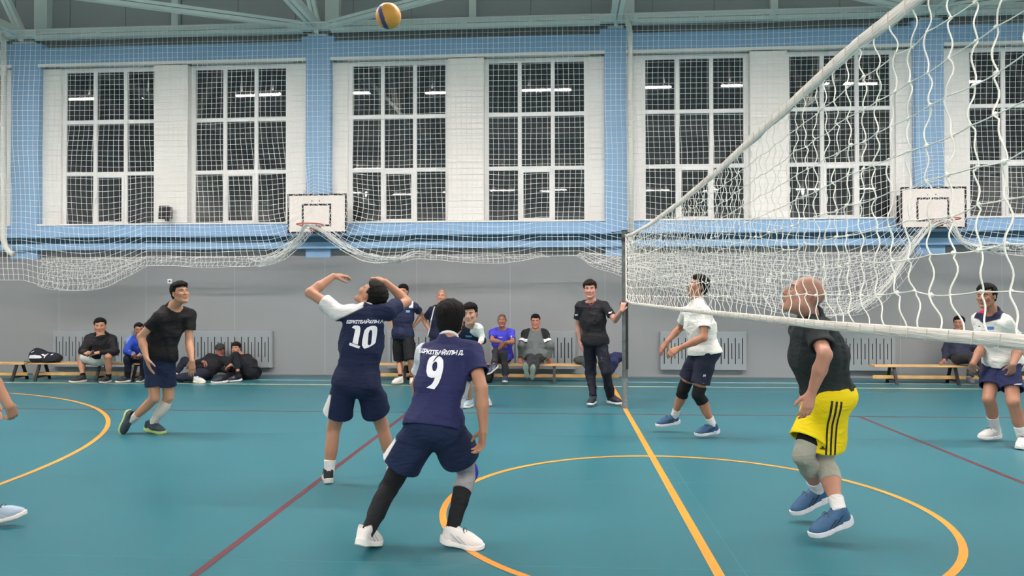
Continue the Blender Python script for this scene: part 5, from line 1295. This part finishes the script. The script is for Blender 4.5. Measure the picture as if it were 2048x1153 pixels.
make_person('gry', 'man in grey jacket with white arm bands on the middle bench, shoe soles showing', (.0, -1, -.06), (0, -.05, 1), dict(th=.009, top=.010, front=.0), skin=C3(184, 124, 104),
    shirt=dict(col=gry_shirt, sleeve=1.5, hem=.05, name='jacket', sr=(.050, .056), loose=.024, collar=(86, 92, 92), cr=.014, hw=(.185, .15)), trousers=dict(col=C3(48, 49, 52), w=1.03), hs=1.06, build=1.06,
    shoes=dict(key='green', up=C3(96, 104, 98), sole=C3(132, 144, 132), acc=None), toes=dict(R=(-.12, -.30, .95), L=(.08, -.30, .95)), h=.0095, hh=.0065, hands=dict(L=dict(curl=.5, back=(.2, -1, 0)), R=dict(curl=.5, back=(-.2, -1, 0))))
# ---- referee at the post
def ref_extra(c):
    nk, F, U, Ls, org = c['nk'], c['F'], c['U'], c['Ls'], c['org']; V, Q = c['G']['shirt']
    bv = BVHTree.FromPolygons([tuple(p) for p in V], [tuple(int(i) for i in q) for q in Q]); pts = []
    for t in np.linspace(-1, 1, 17):
        p = nk+Ls*(.062*np.sign(t)*min(1, abs(t)*1.0)**.8)+U*(.02-.085*(1-abs(t)))+F*.4; hit = bv.ray_cast(Vector(p), Vector(-F), .8); pts.append(tuple((np.array(hit[0]) if hit[0] is not None else nk+F*.05)+F*.006-org))
    MB().tube(pts, .0045, 6).obj('lanyard', mat('red lanyard', (176, 44, 40), rough=.6), c['root'], smooth=True)
    for q in (1, -1): lay_on(c, flat_shapes([[(-.028, -.012), (.024, -.006), (.010, .004), (.026, .02), (-.004, .008), (-.024, .014)]], .02), 'shirt', c['j']['shL' if q > 0 else 'shR']*.5+c['j']['elL' if q > 0 else 'elR']*.5+Ls*.02*q, Ls, U, -F, 'sleeve_logo', M_skyl, .004)
make_person('ref', 'standing man in black T-shirt and trousers with red lanyard, gripping the net post', (-.12, -1, .06), (-.05, 0, 1), dict(th=.016, top=.016, fringe=True, front=.004, col=C3(40, 32, 28)),
    shirt=dict(col=C3(32, 33, 37), sleeve=.70, hem=.08, hw=(.172, .13), sr=(.057, .068)), trousers=dict(col=C3(26, 29, 40), w=1.02, len=.97), skin=C3(191, 141, 124),
    shoes=dict(key='navyw', up=C3(28, 32, 48), sole=C3(216, 216, 214), acc=None), toes=dict(R=(-.35, -.94, 0), L=(.72, -.68, 0)), h=.0075, hh=.0055, hs=1.08, extra=ref_extra,
    hands=dict(L=dict(fdir=(.25, .1, .95), back=(-.3, -.95, 0), curl=.7), R=dict(curl=.35)))
# ---- player in white polo
make_person('polo', 'player in white polo shirt, dark shorts and black knee pads, seen through the net', (-.90, -.22, .30), (.22, 0, 1), dict(th=.014, top=.016, front=.0),
    shirt=dict(col=C3(222, 222, 216), sleeve=.62, hem=.03, hw=(.178, .135), sr=(.057, .068), loose=.022, collar=(228, 226, 222), cr=.012), shorts=dict(col=C3(34, 38, 56), len=.70, r=(.102, .106)),
    socks=[('knee_pad', 'L', -.22, .26, .011, C3(22, 23, 26)), ('knee_pad', 'R', -.22, .26, .011, C3(22, 23, 26)), ('sock', 'L', .72, 1.0, .006, WHITE), ('sock', 'R', .72, 1.0, .006, WHITE)], skin=C3(169, 119, 93),
    shoes=dict(key='sea', up=C3(44, 84, 120), sole=C3(206, 208, 212), acc=C3(30, 40, 58)), toes=dict(L=(-.96, -.18, -.10), R=(-.95, -.1, -.12)), h=.0072, hh=.0055, hs=1.04,
    hands=dict(L=dict(fdir=(-.8, -.1, -.45), back=(-.3, -.8, .4), curl=.55), R=dict(fdir=(-.55, .1, -.75), back=(-.5, -.6, .5), curl=.3)), legr=1.02,
    extra=lambda c: lay_on(c, text_flat('N', .035, .02, .3, .002), 'shorts', c['j']['hipL']*.5+c['j']['knL']*.5, v3(1, 0, 0), v3(0, 0, 1), v3(0, 1, 0), 'shorts_logo', M_skyl, .004))
# ---- player in yellow shorts
YEL = C3(232, 206, 20)
def yel_shorts(V, c):
    j = c['j']; D = V-j['hipL']; d = nrm(j['knL']-j['hipL']); fr = nrm(c['Fh']-d*np.dot(c['Fh'], d)); lat = nrm(np.cross(d, fr)); lat = lat*np.sign(np.dot(lat, c['Lh']))
    return np.tile(np.array(YEL), (len(V), 1))
def yel_extra(c):
    j = c['j']; cen = j['hipL']*.33+j['knL']*.67; S = 1153/180*300.0
    bars = [[(470-445, -40), (470-430, -40), (470-455, -15), (470-466, -24)]]
    P = lambda L: [((x-475)/S, (870-y)/S) for x, y in L]
    tri = [P([(443, 892), (455, 892), (451, 882), (447, 884)]), P([(458, 892), (472, 892), (460, 866), (453, 872)]), P([(475, 892), (490, 892), (472, 846), (463, 856)]), P([(493, 892), (508, 892), (480, 850), (476, 858)])]
    lay_on(c, flat_shapes(tri, .02), 'shorts', v3(c['logo']) if 'logo' in c else cen+v3(-.06, 0, -.02), v3(1, 0, 0), v3(0, 0, 1), v3(0, 1, 0), 'shorts_logo', M_printb, .004)
    d = nrm(j['knL']-j['hipL']); fr = nrm(c['Fh']-d*np.dot(c['Fh'], d)); lat = nrm(np.cross(d, fr)); lat = lat*np.sign(np.dot(lat, c['Lh'])); mid = j['hipL']+d*.10
    for o in (-.030, -.002, .026):
        lay_on(c, flat_shapes([[(o-.006, -.30), (o+.006, -.30), (o+.006+.01, .0), (o+.004, .17), (o-.010, .17), (o-.006+.01, .0)]], .016), 'shorts', mid, fr, -d, -lat, 'side_stripe', M_printb, .003)
    # black under-shorts showing below the hem
    for q in 'LR':
        a, b = j['hip'+q], j['kn'+q]; d = nrm(b-a); p0 = a+(b-a)*.66; p1 = a+(b-a)*.80
        V, Q = mesh_groups([([cone(a, b, .094, .076, .02)], [plane_cut(p1, d), plane_cut(p0, -d)], None)], .007)
        link_mesh('under_shorts', np_mesh('under', V-c['org'], Q, col=np.tile(np.array(BLACK), (len(V), 1))), M_cloth, c['root'])
make_person('yel', 'heavy shaven-headed player in dark T-shirt and yellow shorts with three black stripes', (-.88, .10, .42), (.40, 0, 1), None, paint=dict(shave=.35, hairc=C3(96, 74, 62)), skin=C3(180, 130, 109),
    shirt=dict(col=C3(34, 41, 42), sleeve=.70, hem=-.03, hw=(.165, .135), sr=(.062, .070), loose=.03, collar=(40, 46, 50), cr=.012), shorts=dict(col=yel_shorts, len=.74, r=(.112, .120), fold=.010),
    socks=[('knee_sleeve', 'L', -.38, .42, .007, C3(158, 158, 146)), ('knee_sleeve', 'R', -.38, .42, .007, C3(150, 152, 140)), ('sock', 'L', .74, 1.0, .006, WHITE), ('sock', 'R', .70, 1.0, .006, WHITE)],
    shoes=dict(key='sea', up=C3(44, 84, 120), sole=C3(206, 208, 212), acc=C3(30, 40, 58), s=1.06), toes=dict(L=(-.93, -.2, -.28), R=(-.9, -.12, -.38)), h=.006, hh=.0045, hs=1.16, build=1.0, belly=.035, fat=.006, armr=1.04, legr=1.10,
    hands=dict(L=dict(back=(.2, -1, .1), curl=.35, fdir=(-.25, -.0, -.95)), R=dict(back=(-1, .0, 0), curl=.4)), extra=yel_extra)
# ---- player at the right edge
def rig_shirt(V, c):
    l, f, u = loc(V, c); w = np.minimum((u+.125-.25*np.abs(l))/.010, (.165-np.abs(l))/.010); col = lerpc(C3(212, 212, 206), C3(38, 40, 66), w+.5)
    m = (np.abs(l+.10) < .035) & (np.abs(u+.012) < .02) & (f > 0); col[m] = C3(190, 40, 70)
    j = c['j']
    for q in 'LR':
        e = j['el'+q]-j['sh'+q]; L = np.linalg.norm(e); t = (V-j['sh'+q])@e/L/L; rr = np.linalg.norm(V-j['sh'+q]-np.clip(t, 0, 1)[:, None]*e, axis=1); col[(t > .555) & (t < .75) & (rr < .085)] = C3(28, 28, 40)
    return col
def rig_extra(c):
    patch(c, .075, -.175, .034, .017, mat('blue flag patch', (58, 110, 176), rough=.6), 'flag_patch'); patch(c, -.08, -.165, .016, .005, M_printb, 'chest_logo')
    j = c['j']; lay_on(c, flat_shapes([[(-.045, -.006), (.045, -.001), (.045, .006), (-.02, .007), (-.045, .0)]], .02), 'shorts', j['hipL']*.52+j['knL']*.48+v3(-.0, 0, 0), v3(1, 0, 0), v3(0, 0, 1), v3(0, 1, 0), 'shorts_logo', M_skyl, .004)
make_person('rig', 'player in white shirt with navy yoke and navy shorts standing at the right edge', (-.80, -.58, .0), (0, 0, 1), dict(th=.013, top=.014), skin=C3(167, 119, 96),
    shirt=dict(col=rig_shirt, sleeve=.58, hem=.04, hw=(.178, .135), sr=(.058, .070), loose=.018), shorts=dict(col=C3(36, 42, 78), len=.66, r=(.093, .098)),
    socks=[('sock', 'L', .62, 1.0, .006, WHITE), ('sock', 'R', .55, 1.0, .006, WHITE)], shoes=W_SHOE, toes=dict(R=(-.95, -.3, 0), L=(-.62, -.78, -.0)), h=.0068, hh=.005, hs=1.02, legr=1.06, armr=1.08, extra=rig_extra,
    hands=dict(L=dict(back=(-.1, -1, .1), curl=.45), R=dict(back=(-.6, -.7, 0), curl=.5)))
make_person('sit', 'man in dark navy jacket and grey trousers sitting on the right-hand bench', (-.62, -.78, .02), (0, 0, 1), dict(th=.011, top=.012), skin=C3(165, 117, 96),
    shirt=dict(col=C3(42, 46, 64), sleeve=1.5, hem=.03, name='jacket', loose=.026, collar=(20, 20, 22), cr=.018), trousers=dict(col=C3(52, 53, 56), w=1.03, len=.9), shoes=dict(key='greyb', up=C3(84, 88, 96), sole=C3(70, 74, 78), acc=None),
    toes=dict(R=(-.2, -.97, 0), L=(.1, -1, 0)), h=.0095, hh=.0065, hs=1.08)
# ================================================================== BALL, BAGS, CLOTHES LEFT ON THE BENCH
def yellow_blue(V, c=None):
    n = V/np.linalg.norm(V, axis=1)[:, None]; x, y, z = n.T
    s = np.abs((x*.9+z*.25)+.38)
    blue = (s < .17) | (np.abs(z*.8+y*.5-.72) < .14)
    return np.where(blue[:, None], np.array(C3(62, 58, 108)), np.array(C3(212, 150, 58)))
t = empty('volleyball', (-1.42, 5.95, 3.90), label='yellow and blue volleyball in the air near the ceiling trusses', cat='ball')
bm = bmesh.new(); bmesh.ops.create_icosphere(bm, subdivisions=5, radius=.105); V = np.array([v.co[:] for v in bm.verts]); T = np.array([[v.index for v in f.verts] for f in bm.faces]); bm.free()
n = V/.105; g = np.minimum(np.minimum(np.abs(np.sin(n[:, 0]*4.6+.6)), np.abs(np.sin(n[:, 1]*3.1+1.2))), 1); V = V*(1-.012*np.exp(-(g/.10)**2))[:, None]
link_mesh('ball_panels', np_mesh('ball', V, T, col=yellow_blue(V)), mat('ball leather', attr=True, rough=.45, bump=.2, bscale=200), t)

def soft(name, prims, h, col, par, org, noise=None, m=None, cut=None):
    def post(F, x, y, z):
        if noise: F = F-noise(x, y, z).astype(f32)
        if cut: F = cut(F, x, y, z)
        return F
    V, Q = mesh_field(prims, h, post); V = relax(V, Q, 1, .35)
    o = link_mesh(name, np_mesh(name, V-np.asarray(org), Q, col=np.tile(np.array(col), (len(V), 1))), m or M_cloth, par); return o, V, Q
# sports bag on the left bench
org = v3(-9.78, 13.30, .336)
t = empty('sports_bag', org, label='black sports bag with white cat logo slumped on the left bench', cat='bag')
X0 = org[0]
bo, V, Q = soft('bag_body', [ell(v3(X0-.13, 13.30, .336+.10), (.17, .15, .145), k=.06), ell(v3(X0+.12, 13.30, .336+.07), (.20, .14, .10), k=.06), cone(v3(X0-.16, 13.3, .336+.19), v3(X0+.16, 13.26, .336+.12), .07, .05, .05)], .010,
    C3(34, 35, 42), t, org, folds(31, .014, 22), cut=plane_cut((X0, 13.3, .338), (0, 0, -1)))
bvb = BVHTree.FromPolygons([tuple(p) for p in V], [tuple(int(i) for i in q) for q in Q])
def lay_bag(polys, name, m):
    V2, T = flat_shapes(polys, .02); out = []; ok = []
    for x, z in V2:
        hit = bvb.ray_cast(Vector((X0+x, 12.8, .336+z)), Vector((0, 1, 0)), 1.0); ok.append(hit[0] is not None); out.append((np.array(hit[0])-np.array([0, .006, 0])-org) if hit[0] is not None else np.zeros(3))
    T = T[np.array(ok)[T].all(1)]
    if len(T): v, q = compact(np.array(out), T); link_mesh(name, np_mesh(name, v, q, smooth=False), m, t)
lay_bag([[(-.22, .085), (-.20, .145), (-.10, .150), (-.02, .135), (.02, .10), (.0, .085)]], 'white_panel', M_skyl)
lay_bag([[(-.01, .155), (.02, .165), (.05, .150), (.08, .150), (.11, .175), (.12, .168), (.09, .130), (.08, .085), (.06, .095), (.055, .125), (.03, .13)]], 'leaping_cat_logo', M_print)
for a in (-.17, .19): lay_bag([[(a-.02, .20 if a < 0 else .15), (a+.02, .225 if a < 0 else .175), (a+.018, .21 if a < 0 else .16), (a-.01, .185 if a < 0 else .14)]], 'zip_tab', M_print)
MB().tube([(-.34, -.10, .012), (-.30, -.13, .03), (-.24, -.14, .01), (-.16, -.15, .02), (-.05, -.155, .012)], .008, 6).tube([(.05, -.15, .012), (.16, -.14, .04), (.27, -.12, .05), (.30, -.08, .015)], .010, 6).obj('strap', M_black, t, smooth=True)
# backpack under the middle bench
org = v3(-1.33, 13.30, 0.0)
t = empty('backpack', org, label='small black backpack on the floor beside the man in bright blue T-shirt', cat='bag')
soft('bag_body', [ell(org+v3(0, 0, .14), (.105, .09, .15), k=.04), ell(org+v3(.0, -.02, .24), (.075, .07, .09), k=.05)], .010, C3(30, 30, 32), t, org, folds(33, .012, 26), cut=plane_cut((0, 0, .003), (0, 0, -1)))
soft('front_pocket', [ell(org+v3(0, -.08, .10), (.075, .035, .075), k=.02)], .009, C3(38, 38, 41), t, org, folds(34, .004, 40))
MB().tube([(-.04, -.02, .30), (-.03, -.03, .355), (.03, -.03, .355), (.04, -.02, .30)], .007, 6).obj('top_handle', M_black, t, smooth=True)
# jacket and sweater hanging on the middle bench behind the referee
org = v3(.93, 13.36, .335)
t = empty('jacket', org, label='dark navy jacket draped over the end of the middle bench behind the standing man', cat='jacket')
soft('jacket_cloth', [ell(org+v3(-.02, 0, .10), (.20, .15, .11), k=.06), ell(org+v3(.10, -.04, .15), (.10, .10, .07), k=.05), cone(org+v3(-.12, -.15, .05), org+v3(-.07, -.17, -.26), .085, .05, .05), cone(org+v3(.02, -.15, .06), org+v3(-.02, -.17, -.10), .08, .05, .05)], .010, C3(38, 44, 76), t, org, folds(41, .022, 26, st=1.2))
org = v3(.42, 13.40, .335)
t = empty('sweater', org, label='dark grey sweater bundle lying on the middle bench, seen between the standing man legs', cat='clothing')
soft('knit_cloth', [ell(org+v3(0, 0, .06), (.20, .13, .09), k=.05), cone(org+v3(0, -.13, .03), org+v3(.06, -.15, -.06), .06, .04, .05)], .011, C3(66, 70, 68), t, org, folds(43, .014, 24), cut=None)
# phone and cup held by the man in the hoodie
j = SK['hood']; p = v3(j['tipR']); t = empty('smartphone', p, label='dark smartphone held by the man in the black hooded jacket', cat='phone')
o = MB().box((-.037, -.004, -.07), (.037, .004, .07)).obj('case', mat('pale phone case', (196, 176, 168), rough=.4), t, bevel=.003); o2 = MB().box((-.033, -.006, -.066), (.033, -.004, .066)).obj('screen', mat('dark phone screen', (40, 22, 20), rough=.15), t)
t.rotation_euler = (-.5, 1.15, .3)
